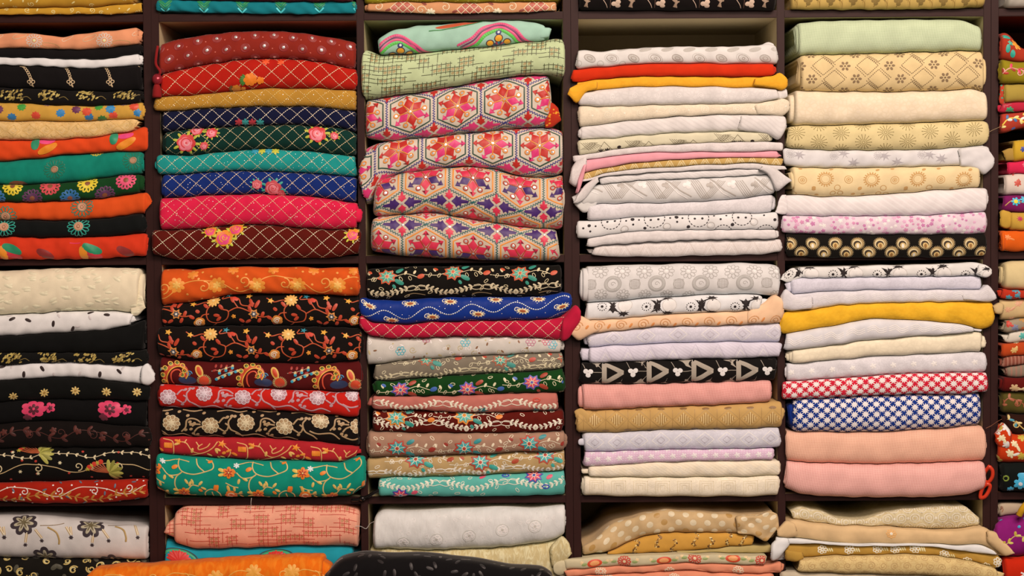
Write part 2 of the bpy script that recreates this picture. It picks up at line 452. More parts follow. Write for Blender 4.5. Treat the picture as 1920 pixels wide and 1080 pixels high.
    def rose(s, c, r, dark, mid, light, z=0):
        s.flower(c, r, 6, dark, z, .82, s.rng.uniform(0, 2)); s.flower((c[0] - r * .08, c[1] - r * .1), r * .74, 5, mid, z + 2, .85, 1)
        s.ring(c, r * .5, r * .14, dark, z + 4, .3, 4.4); s.ring((c[0] + r * .05, c[1]), r * .26, r * .12, light, z + 4, 2, 6.6); s.dot(c, r * .12, dark, z + 4)
    def done(s, parent):
        for name, items in s.layers.items():
            kept = []
            for V, F, m in items:
                cx = V[F, 0]; cw = V[F, 1].mean(1); lim = PI * s.c.H(cx.mean(1)) / 4 + 3
                F = F[(cx.min(1) > s.x0 + .3) & (cx.max(1) < s.x1 - .3) & (np.abs(cw) < lim)]
                if len(F):
                    q = V[F.ravel()]; kept.append((V, F, m, q[:, :2].min(0), q[:, :2].max(0)))
            if not kept: continue
            # touching strokes and fills make one motif
            lo = np.array([k[3] for k in kept]); hi = np.array([k[4] for k in kept]); n = len(kept); par = list(range(n))
            def find(i):
                while par[i] != i: par[i] = par[par[i]]; i = par[i]
                return i
            for i in range(n):
                hit = np.nonzero((lo[i + 1:, 0] <= hi[i, 0] + .5) & (hi[i + 1:, 0] >= lo[i, 0] - .5) & (lo[i + 1:, 1] <= hi[i, 1] + .5) & (hi[i + 1:, 1] >= lo[i, 1] - .5))[0]
                for j in hit + i + 1: par[find(int(j))] = find(i)
            gr = {}
            for i in range(n): gr.setdefault(find(i), []).append(i)
            big, small = [], []
            for g in gr.values():
                ext = hi[g].max(0) - lo[g].min(0)
                (big if max(ext) >= 11 else small).append(g)
            if len(big) > 60 or name in ('lattice_stitching', 'star_print', 'woven_motifs', 'grid_print'): small += big; big = []
            one = name[:-3] + 'y' if name.endswith('ies') else name[:-1] if name.endswith('s') else name
            for g in big: s.emit(one, [kept[i] for i in g], parent)
            if small:
                o = s.emit(name, [kept[i] for g in small for i in g], parent)
                if len(small) > 1: o['kind'] = 'stuff'
    def emit(s, name, items, parent):
        mats, mi, VV, FF, off = [], [], [], [], 0
        for V, F, m, _a, _b in items:
            if m not in mats: mats.append(m)
            VV.append(V); FF.append(F + off); mi.append(np.full(len(F), mats.index(m))); off += len(V)
        V = np.concatenate(VV); F = np.concatenate(FF); mi = np.concatenate(mi)
        used, inv = np.unique(F, return_inverse=True); F = inv.reshape(F.shape); V = V[used]
        return mesh_obj(name, s.c.world(V[:, 0], V[:, 1], V[:, 2]), [F], mats, mi, parent=parent)

_seed = [100]
def cloth(x0, x1, top, bot, mat, label, pat=None, cell=None, row=None, yf=None, depth=285, nose=.38, wr=1.0, tabs=(), ends=None,
          group=None, name='folded_fabric', cat='fabric', end=6, jit=.7, flags=None):
    """one folded length of cloth: body, laid-on art and end folds"""
    _seed[0] += 7; sd = _seed[0]; r = random.Random(sd)
    if not isinstance(top, Curve): top = Curve(top, sd + 1, jit)
    if not isinstance(bot, Curve): bot = Curve(bot, sd + 2, jit)
    if yf is None: yf = -20 + r.uniform(-4, 4)
    c = Cloth(x0, x1, top, bot, yf, depth, nose, cell, row, sd, wr, end)
    root = bpy.data.objects.new(name, None); col.objects.link(root)
    tag(root, label, cat, group)
    X, Z = unproj((x0 + x1) / 2, float(bot((x0 + x1) / 2)))
    org = Vector((float(X), .0, float(Z))); root.location = org
    made = []
    n0 = len(col.objects)
    c.body('folded_body', mat, root)
    if pat:
        P = Pat(c, sd); pat(P); P.done(root)
    # inner layers that peep out of the ends
    if ends is None: ends = [(sd_, r.uniform(2.5, 6), r.uniform(.6, .82), r.uniform(6, 11)) for sd_ in 'LR' if r.random() < .6]
    for side, dx, hs, dy in ends:
        m_ = 26.0
        xa, xb = (x0 - dx, x0 + m_) if side == 'L' else (x1 - m_, x1 + dx)
        cc = Cloth(xa, xb, _Mid(top, bot, hs, -1), _Mid(top, bot, hs, 1), yf + dy, depth * .8, nose, cell, row, sd + 5, wr, 5)
        cc.body('end_fold', mat, root)
    for tb in tabs:
        ta, tb_, tt, bb = tb[:4]; o_ = tb[4] if len(tb) > 4 else {}
        ct, cb = Curve(tt, sd + 8, .5, 4), Curve(bb, sd + 9, .5, 4); yt = yf + min(o_.get('dy', -8), 12) - (4 if o_.get('dy', -8) < 0 else 0)
        xs = np.linspace(ta, tb_, 9); hm = float(np.mean(cb(xs) - ct(xs)))
        dp = o_.get('depth', max(9.0, min(20.0, -yt - 7)))
        cc = Cloth(ta, tb_, ct, cb, yt, dp, o_.get('nose', min(.3, max(5.0, dp - 6) / hm)), cell, None, sd + 6, wr, o_.get('end', 5))
        cc.body('loose_end', o_.get('mat', mat), root)
        if pat and o_.get('pat', True):
            P = Pat(cc, sd); pat(P); P.lay_suffix = True; P.done(root)
    for ch in root.children_recursive:
        if ch.parent == root: ch.matrix_parent_inverse = Matrix.Translation(-org)
    return root

class _Mid:
    def __init__(s, t, b, hs, sg): s.t, s.b, s.hs, s.sg = t, b, hs, sg
    def __call__(s, x):
        t, b = s.t(x), s.b(x); return (t + b) / 2 + s.sg * (b - t) / 2 * s.hs

def stack(cell, row, bounds, items, group):
    """cloths lying on one another: bounds[i] .. bounds[i + 1] is item i"""
    cs = [Curve(b, 1000 + cell * 331 + row * 77 + i * 13) for i, b in enumerate(bounds)]
    n = len(items)
    for i, it in enumerate(items):
        x0, x1, mat, label = it[:4]; kw = dict(it[4]) if len(it) > 4 else {}
        if i == n - 1 and 'yf' not in kw:
            h = float(np.mean(cs[i + 1](np.linspace(x0, x1, 9)) - cs[i](np.linspace(x0, x1, 9))))
            kw['yf'] = -(kw.get('nose', .38) * h + 4)
        cloth(x0, x1, kw.pop('top', cs[i]), kw.pop('bot', cs[i + 1]), mat, label, cell=cell, row=row, group=group, **kw)

# ------------------------------------------------------------------ art on the cloths
T = thr
def Q(c): return thr(c, 'sequin')
def I(c): return thr(c, 'print')

def lattice(P, c, sp=36, ph=0, step=4.5, br=1.12, lw=.5, slope=1.0, roses=(), sparkle=0):
    P.lay('lattice_stitching'); m = T(c); q = Q(c); W = P.wm + 4
    for sg in (1, -1):
        for k, u in P.us(sp, ph + (0 if sg > 0 else sp * .13), pad=W / sp + 1):
            pts = [(u - sg * W / slope, -W), (u + sg * W / slope, W)]
            P.curve(pts, lw, m)
            P.beads(pts, step if sg > 0 else step * 1.15, br if sg > 0 else br * .8, q, 1)
    if sparkle:
        P.lay('sequins')
        for _ in range(sparkle):
            P.dot((P.rng.uniform(P.x0, P.x1), P.rng.uniform(-W, W)), P.rng.uniform(.6, 1.0), Q('ffe9d0'), 0, 6)
    for x, y, r, sch in roses:
        P.lay('embroidered_roses'); dk, md, lt, lf = [T(q_) for q_ in sch]; c0 = P.at(x, y)
        for k in range(9):
            a = k * 2 * PI / 9 + P.rng.uniform(-.2, .2)
            P.leaf((c0[0] + math.cos(a) * r * .7, c0[1] + math.sin(a) * r * .6), a, r * .75, r * .3, lf, 5)
        P.rose(c0, r, dk, md, lt, 8)
def sprig(P, x, y, r, fl, lf):
    """flat embroidered spray: one flower and leaves"""
    P.lay('embroidered_roses'); c = P.at(x, y)
    for k in range(6):
        a = PI * .7 + k * .35; P.leaf((c[0] - r * .5, c[1]), a, r * 1.1, r * .35, T(lf), 5)
    P.flower(c, r, 7, T(fl), 8, .8); P.flower((c[0] + r * 1.4, c[1] - r * .2), r * .6, 5, T(fl), 8, .7)

def hexes(P, u0, y0, x_at, zig, inner, d1, d2, arm, ringc, hw=44, a=26, b=50, rot=0.0):
    zig, inner, d1, d2, arm, ringc = [T(q) for q in (zig, inner, d1, d2, arm, ringc)]; mir = Q('fff3df')
    w0 = P.at(x_at, y0)[1]
    def zz(p, q):
        p, q = np.array(p), np.array(q); L = np.hypot(*(q - p)); n = int(L / 2.6); d = (q - p) / L; nr = np.array([-d[1], d[0]])
        pts = [p + d * L * i / n + nr * (1.7 if i % 2 else -1.7) for i in range(n + 1)]
        P.curve(pts, 2.4, zig, 1, raw=True)
    for j in (-2, -1, 0, 1, 2):
        w = w0 + j * 2 * b
        if abs(w) > P.wm + b + 10: continue
        for k, u in P.us(2 * hw, u0):
            P.lay('zigzag_borders')
            L_, R_, T_, B_ = u - hw, u + hw, w + b, w - b
            zz((L_, w - a), (L_, w + a)); zz((L_, w + a), (u, T_)); zz((u, T_), (R_, w + a)); zz((L_, w - a), (u, B_)); zz((u, B_), (R_, w - a))
            P.lay('hexagon_outlines'); s_ = .84
            P.curve([(u + dx * hw * s_, w + dy * s_) for dx, dy in ((-1, -a), (-1, a), (0, b), (1, a), (1, -a), (0, -b))], 2.6, inner, 1, closed=True)
            P.lay('star_motifs')
            for t in range(6):
                an = PI / 2 + t * PI / 3 + rot; ca, sa = math.cos(an), math.sin(an); m = d1 if t in (0, 1, 3, 5) else d2
                if t % 2: m = d1
                P.diamond((u + ca * 17, w + sa * 17), 12, 8.8, m, 2, an)
                tip = (u + ca * 31, w + sa * 31)
                P.fill([(tip[0] + x_ * ca - y_ * sa, tip[1] + x_ * sa + y_ * ca) for x_, y_ in ((7, 0), (-2, 6.8), (0, 2), (-5, 1.8), (-5, -1.8), (0, -2), (-2, -6.8))], m, 2)
                an2 = an + PI / 6; c2, s2 = math.cos(an2), math.sin(an2)
                P.line((u + c2 * 3, w + s2 * 3), (u + c2 * 23, w + s2 * 23), 2.1, arm, 3)
                P.lay('mirror_rings'); cc = (u + c2 * 27, w + s2 * 27)
                P.ring(cc, 4.2, 2.2, ringc, 3); P.dot(cc, 3.0, mir, 2); P.lay('star_motifs')
            P.lay('mirror_rings'); P.ring((u, w), 3.6, 2, ringc, 4); P.dot((u, w), 2.6, mir, 5)
            P.lay('cross_motifs')
            cx, cw = u + hw, w + b
            for an, m, sc in ((0, d2, 1.32), (PI, d2, 1.32), (PI / 2, d1, .92), (-PI / 2, d1, .92)):
                ca, sa = math.cos(an), math.sin(an)
                S_ = [(3, 0), (8, 5), (10, 9), (13, 6), (17, 8), (17, 3), (26, 2), (28, 0), (26, -2), (17, -3), (17, -8), (13, -6), (10, -9), (8, -5)]
                P.fill([(cx + (x_ * ca - y_ * sa) * sc, cw + (x_ * sa + y_ * ca) * sc) for x_, y_ in S_], m, 2, c=(cx + 13 * ca * sc, cw + 13 * sa * sc))
            P.dot((cx, cw), 2.4, mir, 4)

def crosshatch(P, lc, cc, pitch=8.2, n=60, skew=.0):
    P.lay('grid_print'); lm, cm = T(lc), T(cc); g = P.rng; seen = set()
    nu, nw = int((P.x1 - P.x0) / pitch), int(P.wm / pitch) + 1
    def edge(i0, j0, i1, j1):
        x_, y_ = P.x0 + i0 * pitch, j0 * pitch; x2, y2 = P.x0 + i1 * pitch, j1 * pitch; o = 3.4
        if i0 == i1: P.line((x_ + skew * y_, y_ - o), (x2 + skew * y2, y2 + o), 1.0, lm, 1)
        else: P.line((x_ - o, y_), (x2 + o, y2), 1.0, lm, 1)
    cl = [(i_ + g.randrange(-2, 3), j_ + g.randrange(-1, 2)) for j_ in range(-nw, nw, 3) for i_ in range(0, nu, 6) if g.random() < n / 46]
    for i, j in cl:
        a, b = g.choice([(5, 1), (6, 1), (2, 3), (3, 2), (4, 2), (2, 2)])
        for jj in range(b + 1): edge(i, j + jj, i + a, j + jj)
        for ii in range(a + 1): edge(i + ii, j, i + ii, j + b)
        edge(i - 2, j, i + a + 2, j)
        for ii in range(a):
            for jj in range(b):
                if (i + ii, j + jj) in seen or g.random() < .25: continue
                seen.add((i + ii, j + jj)); c = (P.x0 + (i + ii + .5) * pitch, (j + jj + .5) * pitch)
                P.spiral(c, 3.0, 1.4, 1.1, cm, 0)
    for _ in range(n // 2):
        i, j = g.randrange(0, nu), g.randrange(-nw, nw); edge(i, j, i + g.randrange(2, 6), j)
        i, j = g.randrange(0, nu), g.randrange(-nw, nw); edge(i, j, i, j + 2)

def starprint(P, c, pitch=20.5, r=8.2, ph=0):
    P.lay('star_print'); m = I(c)
    for u, w, k, j in P.grid(pitch, pitch * .5, ph): P.star((u, w), r * (.96 + .06 * P.rng.random()), 9, m, 0, .52, P.rng.uniform(0, .6), 0)

def scat(P, fn, n, dmin, pad=2):
    """spread fn over the cloth without crowding"""
    pts = []
    for _ in range(n * 12):
        p = (P.rng.uniform(P.x0, P.x1), P.rng.uniform(-P.wm - pad, P.wm + pad))
        if all((p[0] - q[0]) ** 2 + (p[1] - q[1]) ** 2 > dmin * dmin for q in pts):
            pts.append(p); fn(p)
            if len(pts) >= n: break

def vine(P, pitch, ph, w0, amp, stem, sw=1.8, leaf=(), ll=11, lwid=5, step=22, curls=None, cr=9, skew=0, z=0, lay='vine_embroidery', cw=None):
    P.lay(lay); u = np.arange(P.x0 - 40, P.x1 + 40, 2.5); k = 2 * PI / pitch
    w = w0 + amp * np.sin(k * (u - ph)) + amp * .25 * np.sin(2 * k * (u - ph) + 1)
    P.curve(np.c_[u, w], sw, T(stem), z, raw=True)
    i = 0
    for uu in np.arange(P.x0 - 20 + (ph - P.x0) % step, P.x1 + 20, step):
        ww = w0 + amp * math.sin(k * (uu - ph)) + amp * .25 * math.sin(2 * k * (uu - ph) + 1)
        sl = math.atan(amp * k * math.cos(k * (uu - ph)))
        for sg in (1, -1):
            if leaf: P.leaf((uu, ww), sl + sg * (.75 + .3 * ((i * 7) % 3 - 1)), ll, lwid, T(leaf[i % len(leaf)]), z + 1)
            i += 1
    if curls:
        for _, uu in P.us(pitch / 2, ph + pitch * .25):
            sg = 1 if (round((uu - ph - pitch * .25) / (pitch / 2)) % 2) == 0 else -1
            wc = w0 - sg * amp * .15
            P.spiral((uu + 8, wc), cr, 1.15, cw or sw, T(curls), z + 1, sg * PI / 2, -sg)

def wheat(P, pitch, ph, w0, amp, c, ll=7, lw=3.2, stem=True, sw=1.0):
    P.lay('leaf_garland'); m = T(c); k = 2 * PI / pitch
    if stem:
        u = np.arange(P.x0 - 5, P.x1 + 5, 3.0); P.curve(np.c_[u, w0 + amp * np.cos(k * (u - ph))], sw, m, 0, raw=True)
    for uu in np.arange(P.x0 - 10, P.x1 + 10, 8.6):
        t = ((uu - ph) / pitch) % 1
        if t < .09 or t > .91: continue
        w = w0 + amp * math.cos(k * (uu - ph)); d = 1 if t < .5 else -1; sl = math.atan(-amp * k * math.sin(k * (uu - ph)))
        for sg in (1, -1): P.leaf((uu, w), sl + (PI if d < 0 else 0) + sg * .85, ll, lw, m, 1)
    for _, uu in P.us(pitch, ph):
        for sg in (1, -1):
            P.scurve([(uu, w0 + amp * .5), (uu + sg * 6, w0 + amp * 1.2), (uu + sg * 16, w0 + amp * .95)], 1.5, m, 1)
            P.scurve([(uu, w0 + amp * .1), (uu + sg * 12, w0 - amp * .3), (uu + sg * 24, w0 + amp * .1)], 1.5, m, 1)

def bloom(P, c, r, outer, inner, ctr, n=8, z=2, sy=.9):
    P.star(c, r * 1.08, n, T(outer), z, .7, .2, .4, sy); P.star(c, r * .88, n, T(inner), z + 2, .58, .2, .6, sy)
    P.dot(c, r * .16, T(outer), z + 5); P.ring(c, r * .2, r * .07, T(ctr), z + 6)
    for k in range(n): a = .2 + k * 2 * PI / n; P.line((c[0] + r * .25 * math.cos(a), c[1] + r * .25 * sy * math.sin(a)), (c[0] + r * .7 * math.cos(a), c[1] + r * .7 * sy * math.sin(a)), 1.0, T(ctr), z + 5)

def spray(P, flowers, outer, inner, white, leaf, bud, r=17, garland=None, extra=True):
    """family of embroidered georgettes: pointed blooms, buds, pale leaf sprigs and leaf garlands"""
    g = P.rng
    for x, y in flowers:
        c = P.at(x, y)
        P.lay('leaf_sprigs')
        if extra:
            for sg in (1, -1):
                st = [(c[0] + sg * r * .7, c[1]), (c[0] + sg * (r + 16), c[1] + 5 * sg), (c[0] + sg * (r + 38), c[1] - 3)]
                P.scurve(st, 1.2, T(white), 1)
                for t in range(4):
                    q = (c[0] + sg * (r + 6 + t * 8.5), c[1] + (3 if t % 2 else -1))
                    (P.leaf if t % 2 else lambda a, b, d_, e_, f_, z=0: P.oleaf(a, b, d_, e_, 1.0, f_, z))(q, (1.1 if t % 2 else -1.1) if sg > 0 else PI - (1.1 if t % 2 else -1.1), 8.5, 4.6, T(white), 2)
            P.leaf((c[0] + r * .8, c[1] - r * .35), -.5, 19, 9, T(leaf), 3); P.leaf((c[0] + r * .9, c[1] + r * .5), .5, 16, 8, T(leaf), 3)
            P.leaf((c[0] + r * .6, c[1] - r * .9), -1.0, 9, 6, T(leaf), 3)
            P.ell((c[0] + r + 45, c[1] - 2), 7, 4.6, .3, T(bud), 3); P.ell((c[0] - r - 14, c[1] + 9), 4.5, 3, -.5, T(bud), 3)
        P.lay('embroidered_flowers'); bloom(P, c, r, outer, inner, white)
    P.lay('outlined_leaves')
    scat(P, lambda p: P.oleaf(p, g.uniform(-1.2, 1.2) + (PI if g.random() < .5 else 0), g.uniform(7, 10), 4.4, 1.1, T(white), 1), int((P.x1 - P.x0) / 9), 15)
    for gy, x_at, pitch, ph, amp in (garland or ()):
        wheat(P, pitch, ph, P.at(x_at, gy)[1], amp, white)

def swirlbed(P, m, n=40, r=7, lw=1.1, dmin=15, lay='woven_scrolls'):
    P.lay(lay)
    def f(p):
        k = P.rng.random()
        if k < .4: P.spiral(p, r * P.rng.uniform(.7, 1.1), 1.3, lw, m, 0, P.rng.uniform(0, 6), P.rng.choice((1, -1)))
        elif k < .75: P.leaf(p, P.rng.uniform(0, 6), r * 1.3, r * .5, m)
        else: P.dot(p, r * .25, m)
    scat(P, f, n, dmin)

def emb(P, kind, c, pitch, r, ph=0, y=None, lw=1.0, c2=None, dw=None):
    """tone-on-tone woven motifs in rows"""
    P.lay('woven_motifs'); m = I(c); m2 = I(c2 or c)
    w0 = P.at((P.x0 + P.x1) / 2, y)[1] if y is not None else 0
    for u, w, k, j in P.grid(pitch, dw or pitch * .8, ph, w0):
        if kind == 'diamond': P.odiamond((u, w), r, r * .9, lw, m); P.odiamond((u, w), r * .45, r * .4, lw, m2)
        elif kind == 'circle': P.ring((u, w), r, lw, m); P.ring((u, w), r * .5, lw, m2); P.dot((u + pitch / 2, w), r * .3, m2)
        elif kind == 'chevron': P.curve([(u - r, w - r), (u, w + r), (u + r, w - r)], lw, m); P.curve([(u - r * .6, w - r), (u, w + r * .2), (u + r * .6, w - r)], lw, m2)
        elif kind == 'wave':
            for q in (0, 4, 8): P.scurve([(u - r, w + q - 4), (u - r * .3, w + q), (u + r * .3, w + q - 8), (u + r, w + q - 4)], lw, m)
        elif kind == 'floret': P.flower((u, w), r, 5, m, 0, .4); P.dot((u, w), r * .3, m2, 2)
        elif kind == 'loopdaisy': P.loopflower((u, w), r, 8, m, lw); P.dot((u, w), r * .25, m2)
        elif kind == 'burst':
            for t in range(14):
                a = t * 2 * PI / 14; q = (u + r * math.cos(a), w + r * math.sin(a)); P.line((u + r * .3 * math.cos(a), w + r * .3 * math.sin(a)), q, lw, m); P.dot(q, lw * .9, m2)
            P.ring((u, w), r * .18, lw, m)
        elif kind == 'key':
            for s_ in (1.0, .66, .33): P.curve([(u - r * s_, w - r * s_), (u - r * s_, w + r * s_), (u + r * s_, w + r * s_), (u + r * s_, w - r * .8 * s_)], lw, m)
        elif kind == 'scroll': P.spiral((u, w), r, 1.6, lw, m, 0, k * 1.3, 1 if k % 2 else -1)
        elif kind == 'leaf': P.leaf((u, w), .5 + (k % 3) * .8, r, r * .45, m); P.leaf((u, w), 2.2 + (k % 2), r * .8, r * .4, m2)
def E_(kind, c, pitch, r, **k): return lambda P: emb(P, kind, c, pitch, r, **k)

def ink_spots(P, xs, y, pitch):
    """white cotton with black splashes and dotted circles"""
    for _, u in P.us(pitch, xs):
        c = P.at(u, y); P.lay('splash_print'); m = I('231a1a')
        h = [(-15, -15), (-9, -9), (-7, 0), (-9, 9), (-15, 15), (-4, 11), (0, 16), (4, 11), (15, 15), (9, 9), (7, 0), (9, -9), (15, -15), (4, -11), (0, -16), (-4, -11)]
        P.fill([(c[0] + 20 + a * .85, c[1] + b * .95) for a, b in h], m, 0, 0)
        for dx, dw in ((40, 16), (40, -17)):
            P.star((c[0] + dx, c[1] + dw), 12, 7, m, 0, .5, .3, 0, .55); P.line((c[0] + 30, c[1] + dw * .7), (c[0] + dx - 4, c[1] + dw), 2, m)
        P.flower((c[0] + 43, c[1]), 14, 11, I('f0e6de'), 0, .85, 0, .7, 0)
        P.lay('dotted_circles'); P.dot(c, 2.8, m)
        for t in range(12): P.dot((c[0] + 8 * math.cos(t * PI / 6), c[1] + 8 * math.sin(t * PI / 6)), 1.2, m, 0, 6)
        P.ring((c[0] + 43, c[1]), 13, .9, I('c9b9ae')); 
def dashring(P, c, r, m, n=18, wd=1.7, a0=0.0, a1=2 * PI):
    for k in range(n):
        t = a0 + (a1 - a0) * k / n; P.ring(c, r, wd, m, 0, t, t + (a1 - a0) / n * .6)

# ------------------------------------------------------------------ first column
L0 = -96
G = 'fabrics stacked in the dark brown shelving unit'
def p_brocade(P): swirlbed(P, T('f3d58c'), 46, 6, 1.2, 14, 'metallic_scrolls')
stack(1, 0, [-30, [(0, 17), (80, 15), (190, 14), (215, 8), (230, 11), (268, 4)], [(0, 29), (120, 28), (210, 28), (268, 24)]], [
    (L0, 252, fab('c08a2c'), 'upper mustard yellow brocade fabric on the top shelf', dict(pat=p_brocade)),
    (L0, 268, fab('c9922f'), 'thin mustard yellow brocade fabric lying directly on the top shelf', dict(pat=p_brocade))], G)

def p_salmon(P):
    for _, x in P.us(131, 70):
        c = P.at(x, 78); P.lay('embroidered_flowers'); P.loopflower(c, 15, 14, T('d9c3b0'), 1.4); P.dot(c, 3, T('e8d9a0'), 2)
        P.lay('leaf_outlines'); P.oleaf((c[0] + 14, c[1] - 6), -.15, 34, 11, 1.2, T('c99a63')); P.oleaf((c[0] - 40, c[1] + 4), .3, 26, 9, 1.2, T('d8b48a'))
        P.oleaf((c[0] + 52, c[1] + 4), .5, 22, 8, 1.1, T('e3bf9b'))
def p_chain(P):
    for _, x in P.us(74, 48):
        a, b = P.at(x, 127), P.at(x + 15, 153); P.lay('chain_embroidery'); m = T('d8b387')
        P.line((a[0] - 8, a[1] + 3), (a[0] + 1, a[1]), 2, m)
        for t in np.linspace(0, .86, 7):
            q = (a[0] + (b[0] - a[0]) * t + 3 * math.sin(t * 3), a[1] + (b[1] - a[1]) * t); P.ring(q, 2.4, 1.2, m, 1)
        for k in range(4): P.ring((b[0] + 4.2 * math.cos(k * PI / 2), b[1] - 2 + 4.2 * math.sin(k * PI / 2)), 3, 1.5, m, 1)
        P.leaf((b[0] + 1, b[1] - 6), -1.2, 8, 3, m)
def p_goldleaf(x0, y, pitch=70):
    def f(P):
        P.lay('gold_leaf_clusters'); g = P.rng
        for _, x in P.us(pitch, x0):
            c = P.at(x, y)
            for k in range(34):
                q = (c[0] + g.uniform(-19, 19), c[1] + g.uniform(-11, 9)); P.leaf(q, g.uniform(.2, 1.4), 6.5, 3.2, T(g.choice(('a98b3f', 'c4a759', '8a6f33'))), k % 3)
            P.scurve([(c[0] + 20, c[1] - 5), (c[0] + 30, c[1] - 2), (c[0] + 38, c[1] - 8)], 1.1, T('8a6f33'))
    return f
def p_spots(P):
    P.lay('embroidered_spots')
    for b in (-144, 0, 144):
        for x, y, c in ((3, 206, '6a2a4e'), (27, 221, '2c6f9e'), (45, 201, '3f9a35'), (72, 218, 'd8432a'), (91, 197, '6a2a4e'), (118, 213, '2f7fb5')):
            q = P.at(x + b, y) if P.x0 < x + b < P.x1 else None
            if q: P.star(q, 9.5, 9, T(c), 0, .74, P.rng.uniform(0, 1), .6)
    for x, y, c in ((167, 210, 'dc4a2a'), (195, 224, '36702f'), (211, 205, '2f86b8'), (255, 200, 'e0482a')): P.star(P.at(x, y), 10, 9, T(c), 2, .74, .3, .6)
def p_cream1(P): emb(P, 'diamond', 'd9a860', 30, 13, lw=1.0, c2='e7be86'); emb(P, 'leaf', 'dfb06c', 19, 10)
def leafmotif(x, y, P, ang=0):
    c = P.at(x, y); P.lay('leaf_applique')
    P.leaf((c[0] - 6, c[1] - 8), 1.5 + ang, 28, 16, T('1f8a62'), 2); P.leaf((c[0] + 2, c[1] + 8), .1 + ang, 30, 13, T('f0427c'), 1); P.leaf((c[0], c[1] - 16), .45 + ang, 40, 15, T('f58a17'), 3)
def p_orange1(P):
    for _, x in P.us(147, 75): leafmotif(x, 274 if x < 150 else 264, P)
def p_teal(P):
    for _, x in P.us(147, 106):
        c = P.at(x, 318 if x < 180 else 301); P.lay('loop_flowers'); P.loopflower(c, 20, 16, T('0d6b4e'), 1.6, 0, .42); P.ring(c, 5.5, 3, T('a97a56'), 2); P.dot(c, 4.5, T('b98a68'), 1)
    P.lay('loop_flowers'); P.loopflower(P.at(183, 286), 13, 12, T('d9b52c'), 2); P.ell(P.at(36, 345), 18, 9, 0, T('7a3a30'))
def p_green(P):
    P.lay('embroidered_daisies')
    for x, y, c in ((28, 350, 'e8c62a'), (98, 349, 'd8434a'), (168, 344, 'e8c62a'), (240, 338, 'ee4f72'), (135, 372, '2a6aa0'), (-4, 372, '2a6aa0'), (65, 372, '5a2a50'), (200, 366, '5a2a50'), (-42, 350, 'd8434a')):
        q = P.at(x, y); P.loopflower(q, 18, 13, T(c), 3.0, 0, .3); P.ring(q, 8.5, 5, T(c), 0); P.dot(q, 5, T('8a4a2a'), 2)
def p_tealflower(xs, y, c, base='6a4a3a'):
    def f(P):
        for x, yy in xs:
            q = P.at(x, yy); P.lay('loop_flowers')
            P.loopflower(q, 21, 14, T(c), 1.8, 0, .42); P.ring(q, 7, 3.5, T('c98a66'), 2); P.ring(q, 3, 1.6, T('a8643e'), 3); P.dot(q, 7, T('d59a78'), 0)
    return f
def p_redleaf(P):
    for _, x in P.us(150, 15):
        c = P.at(x, 470); P.lay('leaf_applique')
        P.leaf((c[0] - 6, c[1] + 12), -.45, 40, 17, T('1f8a5e'), 2); P.leaf((c[0] - 8, c[1] + 10), -1.35, 34, 15, T('f08a1a'), 1); P.leaf((c[0] - 2, c[1] - 2), -.5, 36, 16, T('d42a3a'), 0)
        P.leaf((c[0] + 58, c[1] + 4), -.6, 38, 17, T('8e2420'), 0); P.line((c[0] - 30, c[1] + 16), (c[0] - 10, c[1] + 16), 2, T('e8305a'))
